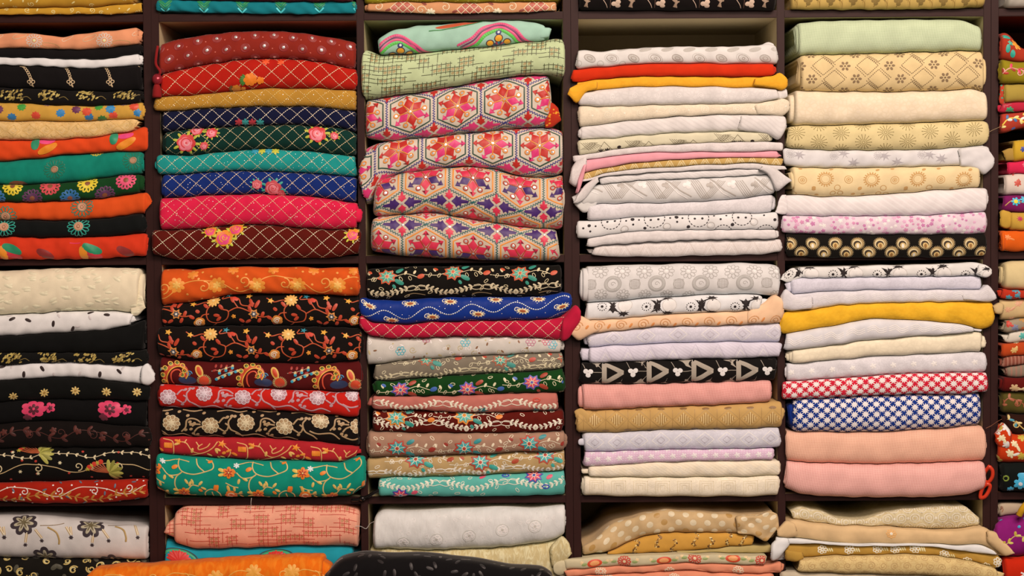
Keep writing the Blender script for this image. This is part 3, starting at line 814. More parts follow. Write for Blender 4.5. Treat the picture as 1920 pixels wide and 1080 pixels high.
stack(1, 1, [
    [(0, 64), (70, 63), (100, 69), (122, 72), (140, 66), (200, 60), (260, 53)], [(0, 92), (60, 92), (140, 95), (200, 92), (262, 84)],
    [(0, 108), (80, 110), (140, 112), (190, 113), (266, 101)], [(0, 123), (70, 125), (130, 128), (170, 130), (268, 123)],
    [(0, 165), (70, 167), (130, 170), (200, 173), (268, 170)], [(0, 192), (60, 195), (130, 199), (200, 199), (260, 195), (270, 190)],
    [(0, 228), (60, 227), (140, 229), (200, 226), (255, 222), (270, 228)], [(0, 263), (100, 263), (170, 259), (255, 246), (264, 236), (281, 238)],
    [(0, 303), (60, 299), (120, 291), (200, 286), (268, 284)], [(0, 346), (40, 347), (110, 344), (160, 339), (230, 329), (268, 326)],
    [(0, 379), (100, 378), (170, 374), (220, 368), (265, 362), (286, 358)], [(0, 413), (100, 414), (160, 413), (220, 407), (275, 400)],
    [(0, 443), (100, 445), (200, 443), (272, 437)], [(0, 487), (130, 487), (200, 485), (275, 479)]], [
    (L0, 262, fab('e8956a'), 'salmon pink fabric with silvery flowers and leaf outlines', dict(pat=p_salmon, wr=1.6)),
    (L0, 266, fab('141010'), 'thin plain black fabric under the salmon one', {}),
    (L0, 264, fab('eaddd6'), 'thin plain white fabric between two black ones', dict(ends=[('R', 5, .8, 5)])),
    (L0, 267, fab('120e0e'), 'black fabric with hanging gold chain and cross embroidery', dict(pat=p_chain, ends=[])),
    (L0, 267, fab('15110f'), 'black fabric with gold leaf clusters above the spotted yellow one', dict(pat=p_goldleaf(25, 180))),
    (L0, 270, fab('d39b40'), 'yellow fabric with red, blue, green and purple embroidered spots', dict(pat=p_spots, wr=1.4)),
    (L0, 257, fab('eabb7c', 'damask', 'dca55c', 16, .5), 'pale peach brocade fabric on top of the orange leaf one', dict(pat=p_cream1)),
    (L0, 281, fab('e2481c'), 'bright orange fabric with green, pink and yellow leaves above the plain teal one', dict(pat=p_orange1, wr=1.5, ends=[])),
    (L0, 268, fab('12806a'), 'teal green fabric with dark looped flowers and tan centres', dict(pat=p_teal, wr=2.0)),
    (L0, 265, fab('143f1c'), 'dark green fabric with yellow, pink and blue daisies', dict(pat=p_green, ends=[('R', 7, .8, 6)])),
    (L0, 276, fab('e0501c'), 'orange fabric with teal looped flowers above the black one', dict(pat=p_tealflower([(157, 388), (14, 406), (-80, 395)], 0, '2f7a62'), tabs=[(262, 286, [(262, 366), (278, 358), (286, 372)], [(262, 400), (275, 396), (286, 380)], dict(dy=3, pat=False))], wr=1.4)),
    (L0, 271, fab('0f1110'), 'black fabric with turquoise looped flowers', dict(pat=p_tealflower([(13, 425), (152, 424), (-125, 425)], 0, '1f9a84'))),
    (L0, 279, fab('d9381c'), 'red-orange fabric with green and amber leaves lying on the shelf board', dict(pat=p_redleaf, wr=1.6, ends=[]))], G)

def p_creamleaf(P): P.lay('raised_leaves'); m = T('f1dcb4'); scat(P, lambda p: (P.leaf(p, P.rng.uniform(-.6, .9), 17, 6.5, m, 0, .9), P.leaf((p[0] + 4, p[1] - 5), P.rng.uniform(-.3, .6), 13, 5, m, 0, .8)), 70, 14)
def p_blackleaf(pts):
    def f(P):
        P.lay('scattered_leaves')
        for x, y, a in pts: P.leaf(P.at(x, y), a, 13, 6, T('2a1816'), 1)
        g = P.rng; scat(P, lambda p: P.leaf(p, g.uniform(0, 3), 11, 5, T('d8c6c0')), 14, 28)
    return f
def p_goldstars(P):
    P.lay('gold_florets')
    for x, y in ((30, 742), (88, 735), (146, 731), (204, 733), (261, 733), (-28, 742)):
        c = P.at(x, y)
        for k in range(8): P.leaf((c[0] + 2 * math.cos(k * PI / 4), c[1] + 2 * math.sin(k * PI / 4)), k * PI / 4, 7, 3.4, T('d9b268'), 1)
        P.dot(c, 2, T('b07f35'), 3)
def p_pinkrose(P):
    for x in (68, 210, -74):
        c = P.at(x, 765); P.lay('pink_roses'); m, dk = T('e23a62'), T('5a1226')
        P.flower(c, 24, 7, m, 0, .8, .4, sy=.75); P.flower((c[0] + 30, c[1] + 1), 11, 5, m, 0, .6); P.flower((c[0] - 12, c[1] - 18), 9, 5, T('6a1a30'), 0, .7)
        P.flower((c[0], c[1] - 1), 11, 6, dk, 3, .5); P.dot(c, 3, m, 5); P.flower((c[0] + 31, c[1]), 5, 5, dk, 3, .5)
def p_darkfl(P):
    m = T('54190f'); vine(P, 120, 20, 2, 9, '4a170f', 1.3, ('54190f', '431510'), 13, 6, 24, '4a170f', 10)
    P.lay('dim_flowers')
    for _, x in P.us(46, 12): P.flower((x, P.rng.uniform(-10, 12)), 7, 5, m, 1, .5)
def p_goldred(P):
    vine(P, 150, 30, -6, 9, 'c9a673', 1.7, (), curls='d8bd8e', cr=9, cw=2); vine(P, 120, 80, 20, 5, 'cdb38c', 1.5, ('e0c79c',), 6, 3, 17)
    P.lay('peacock_feathers')
    for x, y in ((78, 848), (208, 884), (-52, 884)):
        c = P.at(x, y)
        for k in range(7): P.leaf(c, -.9 + k * .42, 27, 8, T('8c8331' if k % 2 else 'b5a84c'), 3)
        for k in range(6):
            a = PI * .62 + k * .17; q = (c[0] + 42 * math.cos(a), c[1] + 24 * math.sin(a)); P.scurve([c, (c[0] + 22 * math.cos(a), c[1] + 16 * math.sin(a) - 3), q], 2.4, T('a84a22'), 2)
            if k % 2 == 0: P.dot(q, 5, T('d0321c'), 4)
            else: P.star(q, 5.5, 6, T('b79c35'), 4, .5)
    P.lay('red_berries'); scat(P, lambda p: P.dot(p, 2.6, T('b82c1c')), 26, 22)
    P.lay('gold_florets'); scat(P, lambda p: P.star(p, 4.2, 6, T('e3cda0'), 2, .5), 16, 28)
def p_redvine(P):
    vine(P, 130, 10, 4, 9, 'f0d8c0', 1.6, (), curls='f3e2cf', cr=8, cw=1.8); vine(P, 160, 60, -8, 6, 'c07a2c', 1.2, ('b8762c', 'c98a3a'), 12, 4, 15)
    P.lay('grey_leaves'); scat(P, lambda p: P.leaf(p, P.rng.uniform(0, 6), 9, 3.4, T('5f6a78'), 2), 16, 24)
    P.lay('pale_beads'); scat(P, lambda p: P.dot(p, 1.8, T('ffeede'), 2), 46, 12)
stack(1, 2, [
    [(0, 508), (100, 503), (200, 501), (262, 503)], [(0, 591), (60, 588), (140, 583), (200, 583), (255, 587)], [(0, 630), (60, 627), (140, 622), (200, 619), (250, 608), (262, 600)],
    [(0, 660), (100, 660), (200, 661), (273, 655)], [(0, 685), (80, 679), (140, 678), (200, 682), (255, 686), (275, 682)],
    [(0, 713), (80, 708), (140, 705), (200, 712), (250, 718), (285, 722)], [(0, 752), (60, 749), (140, 747), (200, 748), (280, 750)],
    [(0, 793), (80, 787), (140, 787), (200, 794), (275, 800)], [(0, 840), (80, 837), (140, 838), (200, 838), (285, 836)],
    [(0, 904), (80, 902), (140, 900), (200, 898), (280, 897)], [(0, 938), (80, 943), (140, 943), (200, 942), (275, 932)]], [
    (L0, 263, fab('f0d7b4'), 'thick cream fabric with raised woven leaves', dict(pat=p_creamleaf, ends=[('R', 8, .75, 9)], tabs=[(246, 272, [(246, 560), (262, 545), (272, 560)], [(246, 592), (260, 594), (272, 578)], dict(dy=8))])),
    (L0, 248, fab('eadcd4'), 'white fabric with scattered black leaves lying under the thick cream one', dict(pat=p_blackleaf([(22, 600, .5), (52, 597, -.5), (75, 588, -.2), (110, 586, 1.3), (104, 612, 1.5), (168, 588, .5), (198, 588, -.4), (138, 620, 1.2), (-30, 600, .4)]), ends=[('R', 6, .7, 8)])),
    (L0, 273, fab('0d0d0c'), 'thick plain black fabric between white leaf print and gold leaf border', dict(wr=1.2)),
    (L0, 278, fab('11100e'), 'black fabric with gold leaf clusters above the second white leaf print', dict(pat=p_goldleaf(22, 670))),
    (L0, 288, fab('ebddd6'), 'white fabric with few black leaves between two black fabrics', dict(pat=p_blackleaf([(49, 706, 1.5), (80, 685, -1), (190, 706, 1.4), (222, 690, -.8), (2, 688, .4), (281, 716, .6)]), wr=1.6, tabs=[(268, 293, [(268, 688), (280, 676), (293, 700)], [(268, 718), (282, 724), (293, 712)], dict(dy=-4, pat=False))])),
    (L0, 283, fab('0d0d0b'), 'black fabric with a row of small gold flowers', dict(pat=p_goldstars)),
    (L0, 278, fab('0c0b0b'), 'black fabric with large hot pink roses', dict(pat=p_pinkrose)),
    (L0, 285, fab('130c0a'), 'black fabric with dim rust brown floral weave', dict(pat=p_darkfl)),
    (L0, 285, fab('0e0b09'), 'black fabric embroidered with gold scrolls, olive feathers and red berries', dict(pat=p_goldred)),
    (L0, 278, fab('a8200f'), 'red fabric with white and gold scroll embroidery lying on the shelf board', dict(pat=p_redvine, ends=[]))], G)

def p_butter(P):
    for b in (-125, 0, 125):
        for dx, x, y, up in ((0, 48, 978, 1), (0, 88, 1042, -1)):
            if not (P.x0 < x + b < P.x1): continue
            c = P.at(x + b + (0), y + b * .05); P.lay('butterfly_flowers'); n = 7
            for k in range(n):
                a = -PI * .05 + k * 2 * PI / n; P.leaf(c, a, 26, 17, T('33262c'), 1); P.leaf((c[0] + 3 * math.cos(a), c[1] + 3 * math.sin(a)), a, 16, 7, T('b9a88a'), 4); P.leaf(c, a, 13, 3, T('6a5a3a'), 6)
        x = 55 + b
        P.lay('gold_stamens')
        for sx, sy, ex, ey in ((0, 995, -3, 1014), (15, 990, 28, 1006), (-45, 985, -42, 1000), (72, 985, 82, 1000)):
            if not (P.x0 < x + sx < P.x1): continue
            a, q = P.at(x + sx, sy), P.at(x + ex, ey); P.line(a, q, 4.5, T('c49a62'), 0); P.line(a, q, 1.5, T('f0e0c0'), 2); P.star((q[0], q[1] - 5), 4.5, 6, T('35262a'), 2, .55)
        a = P.at(x + 38, 986); P.scurve([a, (a[0] + 16, a[1] - 8), (a[0] + 22, a[1] - 22), (a[0] + 22, a[1] - 32)], 3.5, T('b08a4e'), 1)
        P.scurve([(a[0] - 14, a[1] + 2), (a[0] + 10, a[1] + 5), (a[0] + 30, a[1] + 12)], 1.3, T('8a6a4a'), 1)
def p_goldcurl(P):
    g = P.rng; P.lay('gold_scrolls')
    def f(p):
        r = g.uniform(7, 12); a = g.uniform(0, 6); P.spiral(p, r, 1.1, 2.6, T('cba95f'), 1, a, g.choice((1, -1))); P.ring(p, r * .55, 2.0, T('e0c98a'), 2, a, a + 3)
    scat(P, f, 40, 19); P.lay('grey_leaves'); scat(P, lambda p: P.leaf(p, g.uniform(0, 6), 16, 9, T('4a4434')), 30, 17)
stack(1, 3, [[(0, 967), (60, 966), (110, 970), (150, 976), (210, 982), (279, 986)], [(0, 1045), (100, 1047), (279, 1048)], 1102], [
    (L0, 279, fab('d5c6bd'), 'greyish white fabric roll with brown butterfly flowers and gold stamens', dict(pat=p_butter, ends=[])),
    (L0, 278, fab('17130e'), 'black fabric with dense gold scrolls under the butterfly flower roll', dict(pat=p_goldcurl, yf=-16))], G)

# ------------------------------------------------------------------ second column
G = 'fabrics stacked in the cell of sequin lattice fabrics'
def p_chev(P):
    for _, x in P.us(72, 312):
        c = P.at(x, 6); P.lay('chevron_motifs')
        for k, (cc) in enumerate(('1f8a4a', '1f8a4a', '157a5a', '4fd0d8')):
            P.curve([(c[0] - 14 + k * 2, c[1] + 12 - k * 8), (c[0], c[1] - 4 - k * 6), (c[0] + 14 - k * 2, c[1] + 12 - k * 8)], 3, T(cc), k)
stack(2, 0, [-34, [(300, 0), (350, 1), (400, 2), (520, 4), (660, 4)], [(297, 22), (400, 26), (500, 28), (600, 29), (660, 27)]], [
    (310, 662, fab('6a1420', 'fleck', '8a2c30', 5), 'dark maroon fabric above the teal chevron one', {}),
    (294, 669, fab('14757c'), 'teal fabric with green and aqua chevrons on the top shelf', dict(pat=p_chev, wr=1.6))], G)

def p_mirrors(P):
    m, mk, mr = T('8c1614'), T('8e2018'), Q('f3e0d8')
    for u, w, k, j in P.grid(35.6, 24, 320, -6): 
        P.lay('mirror_dots'); w2 = w + 2 * math.sin(u); P.ring((u, w2), 8, 2.4, m); P.ell((u, w2), 8, 7, 0, mk); P.star((u, w2), 3.4, 6, mr, 3, .7, 0, .9)
        P.dot((u + 15, w2 - 5), 1.4, T('c85a48'))
ROSE_PINK = ('d83a3a', 'f07a86', 'f6a8a8', 'b9b43a')
ROSE_BLUE = ('c23a44', 'e27a80', 'e04a50', '2f9a86')
ROSE_YEL = ('f08a1a', 'f0427a', 'f7a33a', 'c9c23a')
def p_redl(P):
    lattice(P, 'eecba0', 36, 5); 
    for x, y, r in ((472, 150, 13),): sprig(P, x, y, r, 'ef7a10', '3f7a2a')
    sprig(P, 445, 166, 9, 'c8761a', '6a4a1a'); P.lay('embroidered_roses'); P.flower(P.at(500, 117), 8, 6, T('f0501c'), 4); P.flower(P.at(528, 118), 7, 6, T('f0501c'), 4)
def p_must(P): lattice(P, 'dcae62', 30, 2, sparkle=160)
def p_navy(P):
    lattice(P, 'ecd0b4', 29, 6)
    for x, c in ((450, 'b02a34'), (475, 'b02a34'), (490, '2a8a86'), (462, '2a8a86')): P.lay('embroidered_roses'); P.flower(P.at(x, 230), 8, 6, T(c), 5)
def p_dgreen(P): lattice(P, 'd8b98a', 29, 12, roses=[(353, 269, 18, ROSE_PINK), (372, 246, 13, ROSE_PINK), (400, 250, 11, ROSE_PINK), (386, 274, 8, ROSE_PINK), (597, 252, 17, ROSE_PINK), (629, 256, 8, ROSE_PINK)])
def p_teall(P):
    lattice(P, 'd8c49a', 29, 4, sparkle=120)
    for x, c in ((480, '2a9ab0'), (505, '2a9ab0'), (493, 'c9c03a'), (518, 'c9c03a')): P.lay('embroidered_roses'); P.flower(P.at(x, 284), 8, 6, T(c), 5)
def p_blue(P): lattice(P, 'e8c4a0', 30, 8, roses=[(514, 353, 16, ROSE_BLUE), (484, 346, 10, ROSE_BLUE), (528, 362, 9, ROSE_BLUE)], sparkle=60)
def p_pinkl(P): lattice(P, 'e8b08a', 33, 0, sparkle=140)
def p_brownl(P): lattice(P, 'f0d6b0', 33, 10, roses=[(424, 446, 17, ROSE_YEL), (398, 434, 12, ROSE_YEL), (446, 430, 14, ROSE_YEL), (664, 440, 13, ROSE_YEL)])
stack(2, 1, [
    [(300, 86), (330, 74), (380, 66), (440, 60), (480, 58), (530, 59), (600, 66), (666, 80)], [(300, 142), (320, 135), (350, 129), (380, 122), (450, 112), (500, 109), (560, 111), (620, 119), (669, 132)],
    [(303, 183), (340, 180), (400, 176), (460, 169), (500, 166), (560, 166), (620, 167), (669, 170)], [(300, 209), (350, 207), (400, 203), (470, 201), (560, 200), (620, 203), (668, 209)],
    [(310, 248), (340, 245), (400, 240), (470, 236), (530, 234), (580, 236), (640, 240), (668, 250)], [(315, 290), (350, 292), (400, 287), (450, 281), (510, 279), (560, 281), (620, 287), (668, 293)],
    [(300, 328), (350, 326), (400, 322), (450, 320), (520, 322), (600, 326), (665, 332)], [(306, 372), (340, 370), (400, 366), (460, 364), (530, 365), (600, 370), (668, 381)],
    [(303, 430), (340, 432), (400, 426), (450, 421), (500, 421), (560, 427), (620, 431), (668, 428)], [(295, 478), (330, 486), (400, 488), (470, 486), (540, 484), (620, 484), (676, 475)]], [
    (300, 667, fab('8f281c'), 'rust red fabric with round mirror dots, topmost above the red lattice one', dict(pat=p_mirrors, wr=1.3, ends=[('R', 2, .7, 8)])),
    (303, 669, fab('b41c10'), 'scarlet sequin lattice fabric with an orange flower sprig', dict(pat=p_redl)),
    (292, 668, fab('b98230'), 'mustard fabric with faint sparkling lattice between scarlet and navy ones', dict(pat=p_must)),
    (306, 667, fab('101430'), 'navy blue fabric with cream sequin lattice', dict(pat=p_navy)),
    (311, 668, fab('0a3028'), 'dark green sequin lattice fabric with pink roses at both ends', dict(pat=p_dgreen)),
    (295, 667, fab('1f8f86'), 'turquoise sequin lattice fabric under the dark green rose one', dict(pat=p_teall)),
    (306, 668, fab('142a6a'), 'royal blue sequin lattice fabric with pink rose and teal leaves', dict(pat=p_blue)),
    (302, 671, fab('dc2044'), 'hot pink sequin lattice fabric between royal blue and dark brown ones', dict(pat=p_pinkl, ends=[('R', 8, .55, 4)])),
    (288, 676, fab('5a120a'), 'dark red-brown sequin lattice fabric with orange and pink flower bunch', dict(pat=p_brownl, ends=[]))], G)

G = 'fabrics stacked in the cell of orange and black florals'
def p_orangefl(P):
    vine(P, 150, 340, -4, 16, 'f8953a', 2.2, (), curls='f79a40', cr=12, cw=2.4)
    P.lay('tonal_flowers')
    for _, x in P.us(75, 335):
        c = P.at(x, 534); P.flower(c, 16, 8, T('f7902c'), 1, .7); P.flower(c, 8, 6, T('fbb050'), 4, .5)
        P.flower((x + 30, 24), 11, 6, T('f28628'), 1, .6)
    P.lay('tonal_dots'); scat(P, lambda p: P.dot(p, 2.4, T('f79a40')), 60, 15)
def blackfloral(P, ph, y0):
    """orange meander on black: repeat of about 145 mm"""
    st, lf = 'c24a1c', 'bf3a18'
    for _, u in P.us(145, ph):
        w0 = P.at(min(max(u + 60, P.x0), P.x1), y0)[1]; q = lambda a, b: (u + a, w0 + b)
        P.lay('vine_embroidery'); m = T(st)
        for pts in ([(0, 26), (14, 18), (30, 22), (48, 20)], [(46, 18), (34, 4), (36, -16), (52, -26), (70, -20), (74, -4), (64, 2)], [(74, -4), (92, 4), (112, -4), (118, -8)],
                    [(66, 34), (62, 24), (76, 26), (92, 24), (98, 10), (112, 6)], [(92, 4), (84, 16)], [(118, -10), (136, -16), (150, -14)], [(38, -4), (26, -6), (18, -20)], [(52, -26), (44, -36)]):
            P.scurve([q(*p) for p in pts], 2.2, m)
        P.lay('embroidered_leaves')
        for a, b, an, ln in ((64, 2, 2.2, 13), (58, -10, 2.9, 12), (60, -12, -2.3, 12), (84, 14, 2.0, 13), (112, 6, .5, 12), (112, 6, -1.2, 12), (120, 4, 1.9, 18), (124, 2, 1.1, 18), (136, -16, 1.2, 12), (146, -14, -.6, 12), (20, 0, 2.4, 9), (14, -20, -1.5, 12), (28, 18, -.9, 12), (134, -18, -2, 11), (104, -26, 2.5, 12), (106, -28, .6, 12), (100, -34, -2, 12)):
            P.leaf(q(a, b), an, ln, 6.5, T(lf), 2)
        P.lay('embroidered_flowers')
        c = q(46, 22)
        for k in range(11): P.leaf((c[0], c[1]), k * 2 * PI / 11, 13, 5, T('f3b25a'), 4)
        P.dot(c, 3, T('f8cf86'), 8)
        P.star(q(74, 32), 7, 5, T('2c8a98'), 3, .4); P.leaf(q(82, 26), -.6, 12, 8, T('d8402a'), 3)
        c = q(122, -10); P.star(c, 11, 6, T('e08a3a'), 3, .6); P.star(c, 7, 6, T('4a4a50'), 6, .6); P.dot(c, 2.2, T('f0e0c8'), 9)
        c = q(20, -20); P.flower(c, 11, 5, T('d8802a'), 3, .85); P.ring(c, 6, 2.6, T('f3c79a'), 6, .5, 5); P.ring(c, 3, 1.6, T('f7e6da'), 7)
        P.star(q(8, 20), 6.5, 5, T('f0a83a'), 3, .5); P.star(q(112, 28), 7, 5, T('f0a83a'), 3, .5); P.flower(q(84, -14), 4.5, 5, T('e8902a'), 3)
def paisley(P, c, s=1.0, flip=1):
    pts = [(-16, -20), (-17, -6), (-11, 8), (0, 16), (12, 15), (18, 6), (14, -3), (6, -3), (9, 3), (6, 8), (-1, 7), (-7, 0), (-7, -12), (-4, -20)]
    f = lambda p, k=1.0: (c[0] + flip * p[0] * s * k, c[1] + p[1] * s * k)
    sm = P.sm([f(p) for p in pts[:7]]); P.curve(sm, 7 * s, T('c8401c'), 2)
    P.scurve([f(p, 1.0) for p in pts[7:]], 2.4 * s, T('d9482a'), 4)
    for k in range(0, len(sm), 6): P.ring((sm[k][0] + flip * -3.5 * s, sm[k][1] + 3.5 * s), 3.6 * s, 1.6 * s, T('e8b548'), 4); P.dot((sm[k][0] + flip * -3 * s, sm[k][1] + 3 * s), 2.2 * s, T('6a7a2c'), 3)
    P.curve(sm + np.array([flip * 2.5 * s, -2.5 * s]), 1.8 * s, T('f0a83a'), 5)
def p_paisley(P):
    for _, x in P.us(141.5, 332):
        P.lay('paisley_motifs'); y = 700 + (x - 332) * .028; paisley(P, P.at(x, y), 1.15)
        P.lay('dark_blue_ovals'); c = P.at(x + 22, y + 12); P.ell(c, 17, 9, 0, T('232f52'), 2); P.spiral((c[0] + 3, c[1] + 14), 6, 1.3, 1.8, T('3a8fb8'), 4)
        P.lay('fringed_buds'); c = P.at(x + 53, y + 12)
        for k in range(26): P.line(c, (c[0] + 13.5 * math.cos(k * PI / 13), c[1] + 12.5 * math.sin(k * PI / 13)), 1.1, T('e8c07a'), 2)
        P.dot(c, 9.5, T('d2401a'), 4, 14, .8); P.ell((c[0] - 9, c[1] + 19), 7, 13, .35, T('e0a84a'), 2); P.ell((c[0] - 9, c[1] + 19), 4, 9, .35, T('d2401a'), 4)
        P.lay('blue_sprigs'); c = P.at(x + 75, y + 8); P.scurve([c, (c[0] + 22, c[1] + 11), (c[0] + 52, c[1] + 18)], 1.4, T('c9c0a0'), 2)
        for k in range(7):
            q = (c[0] + k * 6, c[1] + 2 + k * 2.6 + (5 if k % 2 else -5)); P.leaf(q, .6 + (k % 2) * .8, 9, 5, T('d9b878'), 3); P.dot((q[0] + 1, q[1] + 1), 3, T('2a96b0'), 5)
        P.lay('red_sprigs'); c = P.at(x + 85, y - 8); P.scurve([(c[0] - 18, c[1] - 4), c, (c[0] + 22, c[1] + 8)], 1.0, T('b8a890'), 1)
        for k in range(8): P.leaf((c[0] - 16 + k * 5, c[1] + (3 if k % 2 else -4)), .4 + (k % 2), 8, 4.2, T('a82c22'), 2)
def scrollfl(P, x0, y0, pitch, c, hi, seed=0, r=17):
    """raised cord flowers with drops and scrolls"""
    for _, u in P.us(pitch, x0):
        w0 = P.at(min(max(u + 40, P.x0), P.x1), y0)[1]; q = lambda a, b: (u + a, w0 + b); m, m2 = T(c), T(hi)
        P.lay('corded_flowers')
        for fx, fw in ((0, 0), (72, -4)):
            o = q(fx, fw); P.flower(o, r, 9, m, 1, .72, .2)
            for k in range(9): P.ring((o[0] + r * .68 * math.cos(k * 2 * PI / 9), o[1] + r * .68 * math.sin(k * 2 * PI / 9)), r * .24, 1.4, m2, 4)
            P.flower(o, r * .42, 6, m2, 5, .6)
        P.lay('corded_scrolls')
        for pts in ([(18, -18), (26, -8), (28, 6), (36, 10), (46, 8), (54, 2)], [(54, -2), (44, -2), (38, -6)], [(56, -6), (48, -10), (42, -18)], [(88, 2), (96, 12), (102, 12)],
                    [(88, -8), (100, -14), (106, -4), (100, 2)], [(112, 14), (106, 4), (110, -10), (124, -18), (132, -28)], [(-20, -22), (-4, -28), (20, -24), (36, -34)], [(40, -26), (60, -32), (80, -26), (96, -32)], [(84, 26), (104, 30), (124, 26), (140, 30)], [(20, 30), (40, 26), (56, 30)]):
            P.scurve([q(*p) for p in pts], 3.0, m, 1)
        P.lay('corded_drops')
        for a, b in ((36, -2), (42, 0), (36, -12), (40, -22), (34, 3), (48, -24), (30, 16), (104, 14), (98, -18), (112, 16), (118, 16), (26, -14), (60, 22), (130, 20), (136, 10), (14, 24)): P.ell(q(a, b), 3.6, 2.8, .6, m, 2)
def p_redwhite(P): scrollfl(P, 386, 738, 139, 'c08e92', 'e6c6c8', r=16)
def p_blackbeige(P): scrollfl(P, 325, 792, 138.5, 'b08a60', 'e0c69c')
def p_redorange(P):
    for _, u in P.us(138, 318):
        w0 = P.at(min(max(u + 60, P.x0), P.x1), 838 + (u - 318) * .05)[1]; q = lambda a, b: (u + a, w0 + b); P.lay('vine_embroidery'); m = T('e8a860')
        for pts in ([(-10, 16), (8, 10), (10, -12), (6, -22)], [(22, 10), (34, 8), (46, -8), (62, -12), (82, 0), (92, 14)], [(34, 16), (30, 8)], [(62, -12), (44, -18), (30, -24)], [(64, 8), (56, 2), (58, -4), (72, 2), (78, 10)], [(58, 2), (52, 12)], [(110, -22), (116, -6), (104, 8)]):
            P.scurve([q(*p) for p in pts], 2.0, m)
        P.lay('embroidered_leaves')
        for a, b, an in ((22, 10, 2.8), (22, 8, -2.8), (46, 0, -1.8), (72, -12, -.5), (88, 0, -1.2), (88, 0, -.4), (92, -16, -1.2), (96, -16, -.4), (108, -6, .4)): P.leaf(q(a, b), an, 11, 5, T('eab05a' if an < 0 else 'f08a2a'), 2)
        P.lay('embroidered_flowers'); 
        for k in range(5): P.leaf(q(-6 + k * 3, 8), -PI / 2, 11, 4, T('f5831c'), 3)
        P.star(q(100, 10), 9, 5, T('f58a1c'), 3, .4); P.star(q(20, 10), 6, 5, T('f58a1c'), 3, .5); P.star(q(28, -24), 9, 5, T('f07a1c'), 3, .5); P.ell(q(104, -8), 4, 3, .5, T('f08a2a'), 3); P.leaf(q(118, -8), -.4, 12, 6, T('f07a1c'), 3)
def p_tealvine(P):
    for _, u in P.us(138, 305):
        w0 = P.at(min(max(u + 60, P.x0), P.x1), 893 + (u - 305) * .03)[1]; q = lambda a, b: (u + a, w0 + b); P.lay('vine_embroidery'); m = T('dcb26a')
        for pts in ([(6, 30), (30, 38), (54, 32)], [(34, 40), (34, 24), (42, 12), (62, 8), (84, 14), (98, 22), (96, 36), (84, 42)], [(66, 42), (70, 26), (82, 14)], [(4, 14), (16, 4), (34, 6), (42, 12)], [(42, 12), (30, 0), (28, -18), (36, -34)], [(-16, -8), (-4, -14), (8, -16)],
                    [(82, -46), (84, -30), (96, -22), (110, -30), (112, -44)], [(132, -26), (146, -30), (154, -28)], [(52, -24), (60, -14), (72, -16)], [(96, -28), (98, -42)], [(38, -38), (52, -44), (66, -40)]):
            P.scurve([q(*p) for p in pts], 2.2, m)
        P.lay('embroidered_leaves')
        for a, b, an in ((10, 2, -1.8), (16, 4, -.5), (52, -12, 2.1), (54, -16, 1.2), (62, -12, 1.9), (72, -14, .9), (76, -18, -.5), (54, -22, -2.6), (0, -14, -1.5), (146, -30, .9), (148, -32, -1.0), (26, -40, .6)): P.leaf(q(a, b), an, 11, 5, T('e0b860'), 2)
        P.lay('embroidered_flowers')
        for a, b in ((44, -32), (128, 14)): 
            c = q(a, b); P.flower(c, 12, 6, T('ec7a1c'), 4, .6)
            for k in range(6): P.leaf(c, k * PI / 3 + .5, 8, 2.2, T('b02a1c'), 7)
            P.dot(c, 1.6, T('f4d080'), 9); P.leaf((c[0] - 8, c[1] + 2), 2.7, 13, 7, T('e8c25a'), 3); P.leaf((c[0] - 8, c[1] - 3), -2.9, 12, 6, T('e8c25a'), 3)
        c = q(132, -34); P.flower(c, 12, 7, T('ee7a20'), 4, .85); P.ring(c, 6, 2.2, T('f6d2b0'), 6, .5, 5); P.dot(c, 3, T('d0502a'), 6); P.leaf((c[0] - 3, c[1] + 8), 1.8, 15, 6, T('e8b050'), 3)
        P.flower(q(4, 28), 6, 6, T('d8e0e0'), 4); P.leaf(q(22, 18), .5, 12, 8, T('f08020'), 3); P.leaf(q(2, 12), 2.2, 9, 6, T('f07a20'), 3); P.leaf(q(88, 34), .6, 10, 6, T('f08020'), 3); P.leaf(q(72, -22), -.8, 9, 6, T('f08020'), 3)
        for k in range(4): P.leaf(q(100 + k * 2, -24), 1.4, 13, 3.5, T('f07a1c'), 4)
